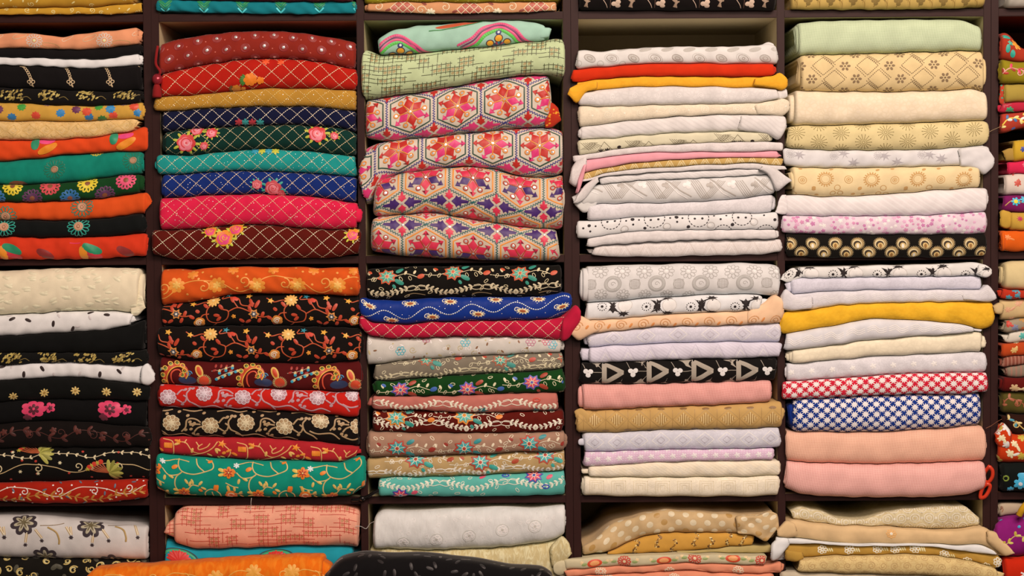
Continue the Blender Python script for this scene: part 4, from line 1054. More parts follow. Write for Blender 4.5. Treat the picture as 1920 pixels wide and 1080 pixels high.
stack(2, 2, [
    [(304, 506), (340, 503), (360, 508), (380, 502), (450, 500), (560, 501), (670, 502)], [(306, 573), (340, 568), (390, 562), (430, 552), (500, 550), (600, 552), (674, 556)],
    [(305, 612), (400, 611), (500, 610), (600, 612), (676, 615)], [(300, 664), (350, 676), (450, 678), (560, 681), (620, 681), (680, 674)],
    [(303, 719), (400, 724), (500, 728), (600, 732), (675, 735)], [(303, 762), (369, 764), (436, 766), (547, 770), (660, 781)],
    [(305, 816), (380, 818), (440, 818), (500, 820), (580, 826), (672, 836)], [(303, 848), (340, 853), (400, 857), (480, 862), (560, 862), (640, 866), (676, 852)], [(300, 912), (320, 927), (450, 930), (560, 931), (660, 928), (685, 910)]], [
    (304, 675, fab('d9531a'), 'bright orange fabric with tonal orange flowers above the black floral ones', dict(pat=p_orangefl, wr=1.5)),
    (305, 676, fab('150d0a'), 'black fabric with orange floral vines directly under the bright orange one', dict(pat=lambda P: blackfloral(P, 356, 582))),
    (298, 679, fab('140c09'), 'black fabric with orange floral vines above the paisley one', dict(pat=lambda P: blackfloral(P, 352, 646), wr=1.3)),
    (301, 680, fab('561010'), 'maroon fabric with orange paisleys, fringed red buds and blue sprigs', dict(pat=p_paisley)),
    (300, 674, fab('c81f16'), 'bright red fabric with pinkish white corded flowers and drops', dict(pat=p_redwhite)),
    (305, 673, fab('130d0b'), 'black fabric with beige corded flowers and scrolls', dict(pat=p_blackbeige)),
    (300, 671, fab('b4242a'), 'crimson fabric with orange vines above the teal floral one', dict(pat=p_redorange, ends=[('R', 6, .6, 5)], wr=1.2)),
    (295, 687, fab('0f8a72'), 'teal fabric with orange flowers and tan vines lying on the shelf board', dict(pat=p_tealvine, ends=[], wr=1.5))], G)
G = 'fabrics at the foot of the shelving'
def p_pinkgrid(P): crosshatch(P, 'c8382a', 'b8804a', 8.4, 42)
def p_teallotus(P):
    for _, x in P.us(180, 338):
        P.lay('lotus_motifs'); c = P.at(x, 1047)
        P.ring(c, 30, 5, T('1f9a6a'), 1, .2, PI - .2, .6); P.ring(c, 36, 2.5, T('123a3a'), 1, .1, PI - .1, .6)
        for k in range(11): P.leaf((c[0], c[1] - 4), .15 + k * .285, 24, 7, T('cf2a22'), 2 + k % 2)
stack(2, 3, [[(320, 965), (333, 957), (344, 949), (408, 948), (500, 947), (640, 947), (676, 957)], [(315, 1010), (340, 1022), (365, 1030), (472, 1028), (558, 1023), (643, 1024), (676, 1028)], 1102], [
    (328, 673, fab('f0a284'), 'salmon pink fabric roll with red grid print', dict(pat=p_pinkgrid, tabs=[(312, 346, [(312, 985), (322, 972), (346, 966)], [(312, 1000), (324, 1006), (346, 1014)], dict(dy=9, depth=120))], ends=[])),
    (308, 664, fab('1f8f9c'), 'turquoise fabric with red lotus motifs under the salmon grid roll', dict(pat=p_teallotus, yf=-14))], G)

# ------------------------------------------------------------------ third column
G = 'fabrics stacked in the cell of hexagon mirror-work fabrics'
def p_peachscroll(P):
    for _, u in P.us(125, 740):
        P.lay('diamond_clusters'); w = -2
        for i in range(3):
            for j in range(3): P.diamond((u + (i + j) * 8, w + (i - j) * 8), 6.5, 6.5, T('b85a48'), 1); P.odiamond((u + (i + j) * 8, w + (i - j) * 8), 8, 8, 1.2, T('f0cfa8'), 2)
        P.lay('scrolls'); P.spiral((u + 50, -4), 10, 1.2, 1.5, T('f0cfa8'), 1); P.spiral((u + 95, 2), 10, 1.2, 1.5, T('f0cfa8'), 1, 2, -1)
        P.lay('embroidered_flowers'); P.flower((u + 68, -9), 9, 7, T('f3ddb4'), 1, .6); P.leaf((u + 60, 6), 2.4, 13, 6, T('8a3a2a'), 1); P.leaf((u + 108, -8), .4, 12, 5, T('8a3a2a'), 1)
stack(3, 0, [-34, [(690, 8), (760, 4), (900, 6), (1042, 3)], [(700, 22), (760, 26), (830, 29), (950, 27), (1042, 22)]], [
    (684, 1050, fab('a09020', 'fleck', 'c4b34a', 5), 'yellow-green fabric above the apricot scroll one', {}),
    (690, 1042, fab('d08e62'), 'apricot fabric with cream scrolls and rust diamonds on the top shelf', dict(pat=p_peachscroll))], G)

def p_arch(P):
    for x, y in ((752, 62), (935, 40)):
        a = P.at(x, y + 38); P.lay('arch_borders')
        hump = lambda s_, dx: [(x + dx * s_ * t, P.at(x + dx * s_ * t, y + 38)[1] + h_) for t, h_ in ((-1.15, -16), (-.75, 0), (-.45, 20), (0, 31), (.45, 20), (.75, 0), (1.15, -16))]
        for k, (c, wd, o) in enumerate((('e0527a', 5.5, 6), ('7a2a5a', 3.4, 1.5), ('e0527a', 4.5, -2.5), ('5cba4a', 6.5, -8.5))):
            pts = P.sm([(p[0], p[1] + o) for p in hump(66 - k * 4, 1)]); P.curve(pts, wd, T(c), k % 3)
            if c != '7a2a5a': P.beads(pts, 4.4, wd * .42, T(c), 2)
        P.lay('mirror_circles')
        for dx, dw, r in ((0, -6, 6.5), (-16, -15, 6), (16, -15, 6)):
            q = (x + dx, a[1] + dw + 12); P.dot(q, r + 1.8, T('4a2a3a'), 2, 14); P.dot(q, r, T('f0a020'), 4, 14)
        q = (x, a[1] + 18); P.dot(q, 5.5, T('32306a'), 3, 12); P.dot(q, 2.5, T('e0e0e8'), 5)
        for k in range(9): P.leaf((x, a[1] - 14), .1 + k * .37, 14, 4.5, T(('2a2a5a', '2a7a9a', 'b03050')[k % 3]), 2)
    P.lay('arch_borders'); c = P.at(860, 52); P.ell((c[0], c[1] + 8), 44, 6, .12, T('c2502a'), 1); P.scurve([(805, c[1] - 4), (840, c[1] - 2), (880, c[1] + 3), (905, c[1] + 12)], 2.2, T('2a7a3a'), 2)
def p_greengrid(P): crosshatch(P, '3a3a1a', 'b0804a', 8.4, 44, .06)
HEX_A = dict(zig='2a2a7a', inner='2a4a3a', d1='c02014', d2='dc2c6c', arm='e67a22', ringc='e8841f')
HEX_B = dict(zig='17605e', inner='f08a2a', d1='d82646', d2='3e1460', arm='bc3018', ringc='b83818')
HEX_C = dict(zig='2a2a7a', inner='2a4a3a', d1='c02014', d2='dc2c6c', arm='e67a22', ringc='e8841f')
stack(3, 1, [
    [(712, 75), (730, 58), (780, 49), (850, 44), (950, 38), (1010, 42), (1022, 50)], [(690, 92), (716, 105), (780, 100), (860, 93), (940, 85), (1020, 76), (1045, 70), (1060, 76)],
    [(680, 187), (700, 186), (760, 176), (830, 166), (900, 152), (960, 143), (1035, 139), (1058, 150)], [(700, 260), (720, 265), (760, 262), (800, 258), (860, 252), (900, 248), (950, 242), (1030, 238), (1058, 245)],
    [(690, 345), (708, 338), (751, 325), (838, 314), (872, 311), (925, 316), (961, 327), (997, 334), (1045, 330), (1058, 322)], [(703, 408), (780, 400), (814, 399), (865, 408), (925, 418), (997, 428), (1052, 430)],
    [(708, 473), (768, 481), (852, 485), (925, 488), (1016, 489), (1043, 488)]], [
    (711, 1022, fab('a4c2aa'), 'mint green fabric with rainbow arch embroidery, topmost of its stack', dict(pat=p_arch, ends=[('R', 9, .75, 6)], wr=1.5)),
    (677, 1060, fab('c0c594'), 'light green fabric with dark grid print under the mint arch one', dict(pat=p_greengrid, ends=[], wr=1.2)),
    (685, 1033, fab('d4bca6', 'plain'), 'tilted beige fabric with navy-edged hexagons and red star motifs, under the green grid one', dict(pat=lambda P: hexes(P, 858, 200, 858, rot=.2, **HEX_A), tabs=[(1020, 1049, [(1020, 196), (1036, 190), (1049, 205)], [(1020, 240), (1036, 240), (1049, 228)], dict(dy=10, mat=fab('b8301c', 'fleck', 'e0902a', 6), pat=False))], wr=1.6, end=14, ends=[])),
    (668, 1058, fab('d8c0aa', 'plain'), 'beige fabric with navy-edged hexagons and red star motifs drooping at one end', dict(pat=lambda P: hexes(P, 924, 269, 924, rot=0.52, **HEX_C), top=[(665, 300), (680, 282), (700, 270), (720, 265), (760, 262), (800, 258), (860, 252), (900, 248), (950, 242), (1030, 238), (1058, 245)], bot=[(665, 365), (680, 385), (698, 384), (708, 345), (751, 325), (838, 314), (872, 311), (925, 316), (961, 327), (997, 334), (1045, 330), (1058, 322)], wr=1.8, end=14, ends=[])),
    (703, 1058, fab('ceb49c', 'plain'), 'beige fabric with teal and orange hexagons and purple stars, under the drooping one', dict(pat=lambda P: hexes(P, 887, 334, 887, **HEX_B), wr=1.6, end=14)),
    (698, 1046, fab('ceb49c', 'plain'), 'beige fabric with teal and orange hexagons and purple stars, lowest on the shelf board', dict(pat=lambda P: hexes(P, 888, 475, 888, **HEX_B), wr=1.3, end=14))], G)

G = 'fabrics stacked in the cell with the blue paisley scarf'
def p_blackteal(P):
    spray(P, [(727, 518), (850, 510), (975, 512)], 'd2542a', '3aa890', 'd8bf92', '2a8a74', 'c8481f', 18)
    wheat(P, 123, 782, P.at(860, 540)[1], 7, 'd8c09a', 8, 4); P.lay('leaf_garland'); 
    for _, u in P.us(62, 700): P.scurve([(u, -26), (u + 16, -23), (u + 36, -28)], 2, T('9a7a52'))
def p_bluepais(P):
    P.lay('bead_waves'); u = np.arange(P.x0, P.x1, 3.0); w = 9 * np.sin((u - 700) * 2 * PI / 82) + (u - 870) * .045
    P.curve(np.c_[u, w], 1.0, T('8a9ac0')); P.beads(np.c_[u, w], 4.2, 1.4, Q('e0d0c0'), 1)
    P.curve(np.c_[u, w - 34], 1.0, T('8a9ac0')); P.beads(np.c_[u, w - 34], 4.2, 1.2, Q('c9b8b0'), 1)
    P.lay('paisley_motifs')
    for x, y in ((694, 573), (736, 600), (770, 569), (812, 593), (845, 565), (897, 588), (930, 562), (980, 582), (1010, 560), (1054, 574)):
        c = P.at(x, y)
        for k in range(12): P.line(c, (c[0] + 13 * math.cos(k * PI / 6), c[1] + 7 * math.sin(k * PI / 6)), 1.4, T('f3dabc'), 1)
        P.ell(c, 10, 4.6, -.1, T('e8cf9c'), 2); P.ell(c, 6, 2.8, -.1, T('a85020'), 4); P.ring((c[0] - 11, c[1] + 3), 4, 1.6, T('f0e0c8'), 2, .5, 4)
    P.lay('sequins'); scat(P, lambda p: P.dot(p, .9, Q('ffffff')), 60, 9)
def p_pinkl2(P): lattice(P, 'f0c4a0', 31, 700)
def p_greywhite(P):
    swirlbed(P, T('c2a878'), 36, 7, 1.2, 17, 'gold_scrolls'); swirlbed(P, T('f6eee0'), 40, 6, 1.4, 15, 'white_scrolls')
    P.lay('embroidered_flowers')
    for x, y, c in ((752, 657, '5ab0b8'), (873, 641, '5ab0b8'), (1025, 639, 'd06a7a'), (1035, 645, '6ab8c0'), (800, 635, 'c07a8a'), (995, 640, 'c07a8a')): P.loopflower(P.at(x, y), 9, 6, T(c), 1.6)
    P.lay('brown_sprigs'); scat(P, lambda p: P.leaf(p, P.rng.uniform(0, 3), 7, 3.4, T('8a5a3a')), 44, 12)
def p_taupe(P): spray(P, [(800, 674), (938, 674), (1060, 668)], 'b85a3a', '3a9a86', 'ddc9a2', '3f8f80', 'b8402a', 15); wheat(P, 128, 752, P.at(860, 695)[1], 5, 'd9c49c', 7, 3.4)
def p_green2(P): spray(P, [(752, 729), (877, 728), (997, 715)], '5a5aa8', 'e2455a', 'e6d3a8', 'a83a22', '3a62a8', 17)
def p_pink2(P): wheat(P, 128, 831, P.at(831, 758)[1], 8, 'f0d9bc', 8, 4); P.lay('teal_flowers'); [P.star(P.at(x, 768), 12, 7, T('2a6a6a'), 1) for x in (905, 1005, 1032)]; P.ring(P.at(1006, 748), 6, 3, T('c8402a'), 1, sy=.6)
def p_dkred(P): spray(P, [(744, 782), (871, 778)], 'e8882a', '48b0a0', 'eed9b8', '2a8a7a', 'e8802a', 20); wheat(P, 128, 940, P.at(1000, 793)[1], 7, 'f0dcc0', 8, 4)
def p_brpink(P): spray(P, [(746, 838), (871, 838), (992, 829)], 'b83a26', '2a9c9a', 'e8cfae', '2a8a8a', '9a2a1c', 20)
def p_beige2(P): spray(P, [(780, 860), (901, 865), (1022, 852)], 'b8402a', '35a8a0', 'f3e2c2', '3aa090', 'b0401f', 20); wheat(P, 128, 835, P.at(735, 884)[1], 5, 'f3e4c8', 7, 3.6)
def p_aqua(P): wheat(P, 128, 825, P.at(860, 906)[1], 8, 'e0dcc0', 8, 4); spray(P, [(752, 926), (1001, 890)], '3a4aa0', 'e23a5a', 'e6dfc4', 'd84a6a', '3a52b0', 17, extra=False); P.lay('blue_buds'); [P.ring(P.at(x, y), 6, 3, T('2a4aa8'), 1, sy=.6) for x, y in ((1023, 910), (948, 890))]; P.lay('pink_buds'); [P.ell(P.at(x, y), 7, 4, .6, T('e0506a'), 1) for x, y in ((778, 921), (905, 893), (1030, 892))]
stack(3, 2, [
    [(690, 505), (740, 500), (900, 498), (1050, 496)], [(675, 556), (692, 560), (740, 563), (820, 557), (900, 556), (1000, 556), (1045, 550), (1062, 545), (1072, 552)],
    [(676, 588), (690, 600), (700, 604), (750, 609), (800, 604), (850, 603), (900, 601), (1000, 600), (1045, 597), (1066, 582), (1080, 574)], [(678, 612), (690, 628), (740, 634), (800, 632), (860, 630), (920, 630), (1000, 632), (1055, 638), (1078, 612)],
    [(690, 685), (705, 683), (760, 675), (850, 669), (940, 665), (1050, 660)], [(705, 712), (740, 714), (800, 707), (900, 700), (1000, 696), (1055, 690)],
    [(706, 741), (760, 742), (850, 741), (940, 737), (1055, 734)], [(700, 766), (780, 767), (830, 770), (880, 773), (950, 771), (1040, 768)], [(700, 808), (780, 811), (870, 811), (950, 811), (1050, 808)],
    [(695, 856), (740, 855), (830, 852), (930, 848), (1056, 843)], [(695, 897), (740, 893), (830, 893), (930, 889), (1058, 882)], [(715, 928), (780, 929), (860, 930), (950, 930), (1058, 927)]], [
    (689, 1052, fab('120e0a'), 'black fabric with teal and orange flowers over a cream leaf garland', dict(pat=p_blackteal, ends=[])),
    (675, 1071, fab('12307e', sheen=.1, rough=.5), 'glossy blue fabric with small white paisleys and bead waves', dict(pat=p_bluepais, wr=1.2, ends=[])),
    (676, 1078, fab('bd1a38'), 'crimson sequin lattice fabric folded beneath the blue paisley one', dict(pat=p_pinkl2, wr=1.6, tabs=[(1052, 1087, [(1052, 600), (1068, 580), (1080, 566), (1087, 580)], [(1052, 640), (1066, 636), (1087, 600)], dict(dy=-4, pat=False))], ends=[])),
    (687, 1052, fab('d2c2b4'), 'greyish white fabric with gold scrolls and faint flowers under the crimson lattice', dict(pat=p_greywhite, ends=[('R', 11, .7, 8)])),
    (703, 1055, fab('80705e'), 'taupe fabric with teal flowers and cream leaf garlands', dict(pat=p_taupe)),
    (705, 1057, fab('123c14'), 'dark green fabric with red-pink flowers and cream leaf sprigs', dict(pat=p_green2)),
    (700, 1045, fab('be6a5c'), 'dusty pink fabric with cream leaf garlands', dict(pat=p_pink2, ends=[('L', 8, .6, 8)], wr=1.4)),
    (700, 1055, fab('5e140c'), 'dark red fabric with turquoise and orange flowers', dict(pat=p_dkred)),
    (691, 1058, fab('a87c64'), 'brownish pink fabric with turquoise red-edged flowers', dict(pat=p_brpink)),
    (689, 1058, fab('bb9664'), 'beige tan fabric with turquoise red-edged flowers', dict(pat=p_beige2)),
    (711, 1059, fab('5fae9e'), 'aqua fabric with cream leaf garlands lying on the shelf board', dict(pat=p_aqua, ends=[]))], G)

G = 'fabrics at the foot of the shelving'
def p_seal(P):
    for x, y in ((757, 1016), (819, 1009), (880, 1002), (942, 991), (1003, 984)):
        c = P.at(x, y); P.lay('embossed_seals'); P.ring(c, 12, 1.6, T('d0c4b8')); P.loopflower(c, 9, 5, T('f4ece2'), 1.6); P.dot(c, 2.5, T('c8bcae'))
    P.lay('woven_scrolls'); scat(P, lambda p: P.spiral(p, 5, 1, 1.0, T('f3ebe2'), 0, P.rng.uniform(0, 6)), 60, 12)
stack(3, 3, [[(700, 975), (712, 956), (760, 958), (830, 955), (920, 950), (1000, 952), (1055, 947)], [(700, 1028), (800, 1032), (870, 1030), (950, 1026), (1030, 1015), (1060, 1000)], 1102], [
    (701, 1060, fab('e2d6cd', 'crinkle', 'd9ccc2', 8, .4), 'thick white fabric roll with embossed round seals', dict(pat=p_seal, wr=1.8, ends=[])),
    (693, 1056, fab('cdb380', 'crinkle', 'e6d3a6', 7, .8, bump=.8), 'crinkled beige gold fabric under the white seal roll', dict(yf=-16, wr=2.2, tabs=[(1032, 1069, [(1032, 1022), (1055, 1000), (1069, 1018)], [(1032, 1062), (1055, 1060), (1069, 1035)], dict(dy=-6))]))], G)
# two folded lengths laid on the ledge in front of the shelves
def p_orangepile(P):
    vine(P, 120, 200, 4, 12, 'fba03a', 2, (), curls='fba03a', cr=11, cw=2.2); P.lay('tonal_flowers')
    for _, x in P.us(70, 205): P.flower((x, 12 * math.sin(x)), 15, 8, T('fba13a'), 1, .6)
cloth(170, 612, [(170, 1078), (185, 1056), (240, 1052), (300, 1050), (400, 1043), (500, 1037), (612, 1034)], 1106, fab('ec6c10', 'crinkle', 'f58a24', 12, .6), 'bright orange folded fabric laid on the ledge in front of the shelves',
      p_orangepile, yf=-72, depth=66, nose=.5, group=G, wr=1.6, tabs=[(596, 626, [(596, 1040), (612, 1042), (626, 1050)], 1106, dict(dy=4, depth=50))], ends=[])
def p_blackpile(P): P.lay('woven_leaves'); scat(P, lambda p: P.leaf(p, P.rng.uniform(0, 6), 14, 6, T('191416')), 90, 14)
cloth(616, 1035, [(616, 1066), (640, 1036), (680, 1030), (760, 1031), (830, 1033), (900, 1042), (960, 1051), (1020, 1055), (1035, 1068)], 1106, fab('0e0b0c', sheen=.15), 'black folded fabric with faint leaf weave laid on the ledge beside the orange one',
      p_blackpile, yf=-88, depth=66, nose=.5, group=G, wr=1.4, ends=[])

# ------------------------------------------------------------------ fourth column
G = 'fabrics stacked in the cell topped by white paisley'
def p_blackclover(P):
    for _, u in P.us(83, 1155):
        c = P.at(u, 10); P.lay('clover_print'); m = I('d8b49a')
        for k in range(3): P.dot((c[0] + 5 * math.cos(k * 2.1 + 1), c[1] + 5 * math.sin(k * 2.1 + 1)), 5, m, 0, 12)
        P.lay('hatched_blades'); P.fill([(c[0] + 12, c[1] + 16), (c[0] + 26, c[1] + 2), (c[0] + 22, c[1] - 6), (c[0] + 30, c[1] - 9), (c[0] + 34, c[1] + 6), (c[0] + 33, c[1] + 20)], I('a8876e'), 0, 0)
        P.lay('thin_lines'); P.scurve([(c[0] - 30, c[1] + 16), (c[0] - 20, c[1]), (c[0] - 17, c[1] - 10)], 1, m); P.line((c[0] - 12, c[1] - 10), (c[0] - 11, c[1] + 18), .9, I('6a4a3a'))
stack(4, 0, [-40, [(1085, 20), (1280, 21), (1450, 21)]], [(1087, 1452, fab('120c0b'), 'black fabric with beige clover print on the top shelf', dict(pat=p_blackclover, ends=[]))], G)

W1, W2, CRM = 'e0cfc6', 'dccdd0', 'ecd6b0'
def p_wpais(P):
    for i, (_, u) in enumerate(P.us(41, 1105)):
        c = P.at(u, 111); P.lay('oval_swirls'); big = i % 2
        for k, r in enumerate((14, 10, 6, 3) if big else (11, 8, 5, 2.5)): P.ring(c, r, 1.3, I('a8968a' if k % 2 == big else 'c9bbb0'), 0, sy=.62, rot=-.5)
        if not big: P.ell(c, 10, 6, -.5, I('c0b2a6'), 0, h=0)
        c2 = P.at(u + 22, 94); P.ell(c2, 12, 5, .2, I('bcaea2'), 0, h=0); P.ring(P.at(u + 20, 121), 6, 1.2, I('c0b2a6'))
def p_sketch(P):
    m, m2 = I('7a6a52'), I('2a1c18')
    for _, u in P.us(83, 1098):
        yy = 278 - (u - 1098) * .045 if u < 1300 else 262
        c = P.at(min(max(u, P.x0), P.x1), yy); q = lambda a, b: (u + a, c[1] + b); P.lay('sketched_lines')
        for k in range(7): P.line(q(-10 + k * 4, 12 - k * .5), q(6 + k * 4, -6 + k), .8, m); P.line(q(-10 + k * 3, -2 + k * 2), q(10 + k * 2, -4 + k * 2), .7, m)
        P.curve([q(20, -12), q(34, 8), q(52, -12)], 1.0, m)
        P.lay('black_sprigs')
        for a in (28, 40):
            for t in (-.6, 0, .6): P.leaf(q(a, -12), PI / 2 + t, 8, 2.4, m2)
        P.dot(q(62, -6), 4, m2); P.ell(q(62, -13), 10, 2.5, 0, m2); P.star(q(72, -16), 4, 5, m2)
def p_silvertri(P):
    m, l = T('b4a498'), T('f6efe6')
    for _, u in P.us(83, 1150):
        c = P.at(u, 353); P.lay('silver_triangles')
        for k in range(5): P.curve([(c[0] - 26 + k * 4, c[1] + 18), (c[0] - 2 + k * 4, c[1] - 22), (c[0] + 30 + k * 3, c[1] + 16 - k)], 1.5, m, 0)
        P.curve([(c[0] + 14, c[1] + 20), (c[0] + 40, c[1] - 6), (c[0] + 62, c[1] - 20)], 3.0, m); P.curve([(c[0] + 14, c[1] + 16), (c[0] + 36, c[1] - 12), (c[0] + 54, c[1] - 24)], 1.6, l, 1)
        P.lay('silver_hearts'); P.flower((c[0] + 14, c[1] + 6), 8, 3, m, 1, .5); P.flower((c[0] + 54, c[1] + 4), 9, 3, l, 1, .5)
def p_dotcirc(P):
    m, g = I('2c2426'), I('b9a9a0'); P.lay('dashed_circles')
    for x, y, r in ((1145, 414, 18), (1226, 410, 19), (1308, 408, 19), (1389, 406, 18), (1354, 438, 16), (1433, 434, 16)):
        c = P.at(x, y); dashring(P, c, r, m); [P.dot((c[0] + a, c[1] - 2), 2.4, m) for a in (-7, 7)]
    P.lay('print_dots')
    for x, y, r in ((1093, 428, 2.3), (1104, 423, 3.4), (1106, 434, 2.2), (1116, 424, 2), (1173, 414, 2), (1185, 411, 4), (1186, 421, 2.2), (1197, 412, 2), (1208, 428, 3.2), (1255, 409, 2), (1267, 407, 4), (1268, 416, 2.2), (1278, 409, 2), (1289, 425, 3.6), (1337, 405, 2), (1349, 411, 2.2), (1360, 404, 2), (1371, 421, 3.6), (1430, 404, 2), (1450, 412, 3.2)): P.dot(P.at(x, y), r, m)
    P.lay('grey_circles')
    for x, y in ((1170, 430), (1249, 425), (1331, 423), (1411, 416)): P.ring(P.at(x, y), 7, 1.4, g); P.dot(P.at(x - 2, y), 4, I('efe4dc'), 1)
stack(4, 1, [
    [(1088, 96), (1100, 93), (1120, 98), (1170, 93), (1220, 89), (1280, 88), (1350, 88), (1420, 86), (1440, 79), (1456, 88)], [(1085, 131), (1150, 125), (1200, 121), (1280, 120), (1380, 121), (1450, 121)],
    [(1080, 155), (1120, 150), (1160, 146), (1200, 144), (1280, 144), (1400, 145), (1448, 144), (1456, 138), (1473, 140)], [(1070, 176), (1110, 172), (1150, 166), (1200, 163), (1300, 163), (1400, 165), (1450, 168), (1473, 170)],
    [(1088, 198), (1130, 201), (1180, 199), (1260, 197), (1350, 196), (1430, 193), (1456, 186), (1476, 184)], [(1085, 240), (1120, 234), (1170, 228), (1240, 221), (1330, 216), (1400, 215), (1460, 216)],
    [(1090, 262), (1140, 260), (1200, 254), (1260, 250), (1330, 248), (1420, 246), (1460, 250)], [(1086, 292), (1130, 284), (1180, 277), (1250, 272), (1330, 268), (1440, 266), (1464, 268)],
    [(1075, 306), (1092, 302), (1130, 296), (1180, 289), (1250, 286), (1330, 286), (1400, 286), (1455, 284)], [(1094, 325), (1130, 316), (1180, 307), (1250, 301), (1330, 297), (1400, 296), (1455, 297)],
    [(1095, 342), (1130, 325), (1180, 318), (1250, 314), (1330, 309), (1420, 306), (1464, 312)], [(1110, 337), (1142, 330), (1228, 324), (1337, 319), (1421, 317), (1450, 320)],
    [(1100, 352), (1125, 346), (1204, 338), (1300, 335), (1380, 331), (1436, 327)], [(1090, 390), (1125, 380), (1151, 382), (1204, 381), (1277, 380), (1373, 374), (1448, 364)],
    [(1105, 413), (1120, 414), (1180, 408), (1250, 404), (1330, 402), (1446, 398)], [(1090, 448), (1110, 446), (1160, 436), (1230, 432), (1330, 431), (1456, 430)],
    [(1105, 463), (1130, 460), (1200, 455), (1280, 451), (1360, 449), (1452, 448)], [(1115, 479), (1180, 482), (1260, 481), (1350, 479), (1430, 477), (1462, 472)]], [
    (1081, 1456, fab('dfd0c6'), 'white fabric with grey oval swirls, topmost under the empty gap', dict(pat=p_wpais, tabs=[(1428, 1452, [(1428, 84), (1440, 77), (1452, 84)], [(1428, 104), (1452, 104)], dict(dy=12))])),
    (1072, 1449, fab('cf2f10'), 'plain bright red thin fabric under the oval swirl one', {}),
    (1080, 1470, fab('eea52c', 'knit', 'd98f1c', 5, .4), 'golden yellow fabric with both ends curling over, under the plain red one', dict(tabs=[(1066, 1118, [(1066, 168), (1080, 159), (1118, 152)], [(1066, 178), (1078, 197), (1085, 194), (1096, 174), (1118, 168)], dict(dy=-3)), (1412, 1473, [(1412, 148), (1448, 143), (1460, 135), (1473, 148)], [(1412, 162), (1450, 167), (1464, 173), (1473, 164)], dict(dy=-3))], ends=[])),
    (1085, 1456, fab(W1, 'scales', None, 9, .28), 'white fabric with pale paisley weave under the curled golden yellow one', dict(pat=E_('scroll', 'f5ece6', 41, 6, c2='d5c5bb'), tabs=[(1440, 1475, [(1440, 178), (1462, 168), (1475, 166)], [(1440, 190), (1475, 184)], dict(dy=4))])),
    (1084, 1474, fab('ead0b2', 'damask', None, 11, 0.3), 'cream fabric between two white ones near the golden yellow fabric', dict(pat=E_('circle', 'f3dfc0', 60, 7), tabs=[(1415, 1477, [(1415, 196), (1448, 191), (1466, 184), (1477, 190)], [(1415, 214), (1448, 217), (1466, 220), (1477, 208)], dict(dy=-1))])),
    (1088, 1470, fab(W1, 'twill', None, 14, .22), 'white fabric with soft diagonal creases above the sketch print one', dict(wr=1.8, tabs=[(1385, 1471, [(1385, 217), (1450, 217), (1471, 220)], [(1385, 246), (1430, 250), (1448, 258), (1462, 266), (1471, 240)], dict(dy=-1))])),
    (1084, 1441, fab('d9c7a6'), 'beige fabric with sketched lines and small black sprigs', dict(pat=p_sketch)),
    (1075, 1464, fab('e0ccc4', 'damask', None, 11, 0.3), 'white fabric draped over the end of the plain pink one', dict(tabs=[(1069, 1098, [(1069, 320), (1080, 300), (1098, 294)], [(1069, 345), (1082, 356), (1090, 330), (1098, 310)], dict(dy=-5))], ends=[])),
    (1092, 1456, fab('ea9aa0'), 'thin plain pink fabric between white and tan ones', dict(tabs=[(1081, 1096, [(1081, 345), (1090, 310), (1096, 306)], [(1081, 368), (1088, 356), (1096, 320)], dict(dy=-9, end=3))])),
    (1093, 1464, fab('c49a58'), 'thin tan fabric with pale scallops under the plain pink one', dict(pat=E_('chevron', 'e0c08a', 22, 9, lw=2.0))),
    (1090, 1470, fab('dccbc3', 'scales', None, 7, 0.3), 'white fabric folded over the silver triangle one with a pointed loose end', dict(tabs=[(1424, 1479, [(1424, 312), (1446, 311), (1479, 338)], [(1424, 318), (1440, 330), (1452, 364), (1479, 340)], dict(dy=-6, end=4)), (1078, 1120, [(1078, 372), (1096, 346), (1120, 330)], [(1078, 384), (1098, 372), (1120, 342)], dict(dy=-4))], ends=[])),
    (1125, 1436, fab('e0d0c8', 'twill', None, 9, 0.25), 'short white fabric tucked directly above the silver triangle one', {}),
    (1088, 1449, fab('dccec5', sheen=.1, rough=.6), 'white fabric with silvery woven triangles', dict(pat=p_silvertri, tabs=[(1075, 1124, [(1075, 368), (1096, 354), (1124, 350)], [(1075, 382), (1092, 402), (1110, 396), (1124, 372)], dict(dy=2, pat=False))], wr=1.4)),
    (1102, 1447, fab('dfcfcb', 'damask', None, 16, 0.28), 'plain white fabric above the dashed circle print one', {}),
    (1081, 1456, fab('e4d6ce'), 'white fabric with black dashed circles and dots', dict(pat=p_dotcirc, ends=[])),
    (1101, 1452, fab('e2d0c8', 'scales', None, 10, 0.26), 'plain white fabric directly under the dashed circle one', {}),
    (1112, 1464, fab('e4d0c6', 'damask', None, 11, 0.3), 'white fabric with zigzag weave lying on the shelf board', dict(pat=E_('chevron', 'd6c0b4', 40, 15, ph=1130, c2='f6e8dc'), ends=[('L', 9, .55, 9)]))], G)

G = 'fabrics stacked in the cell of grey daisy and cream fabrics'
def p_daisies(P):
    m, l = I('b2a59c'), I('f2e8e0')
    for _, u in P.us(41, 1125): P.lay('outlined_daisies'); P.loopflower(P.at(u, 508), 15, 9, m, 1.1); P.dot(P.at(u, 508), 3, l, 1); P.loopflower(P.at(u + 42, 552), 12, 9, m, 1.0)
    for _, u in P.us(82, 1148):
        y = 532 - (u - 1148) * .01; P.lay('grey_medallions'); c = P.at(u, y); P.ring(c, 13, 5, I('bfb3aa')); P.ring(c, 16, 1, m); P.ring(c, 10, 1, m); P.spiral(c, 5, 1, 1, m)
        c = P.at(u + 41, y); [P.line((c[0] - 9, c[1] + k), (c[0] + 9, c[1] + k), .8, m) for k in range(-9, 10, 3)]; [P.line((c[0] + k, c[1] - 9), (c[0] + k, c[1] + 9), .8, m) for k in range(-9, 10, 3)]; P.ring(c, 10, 1.2, m)
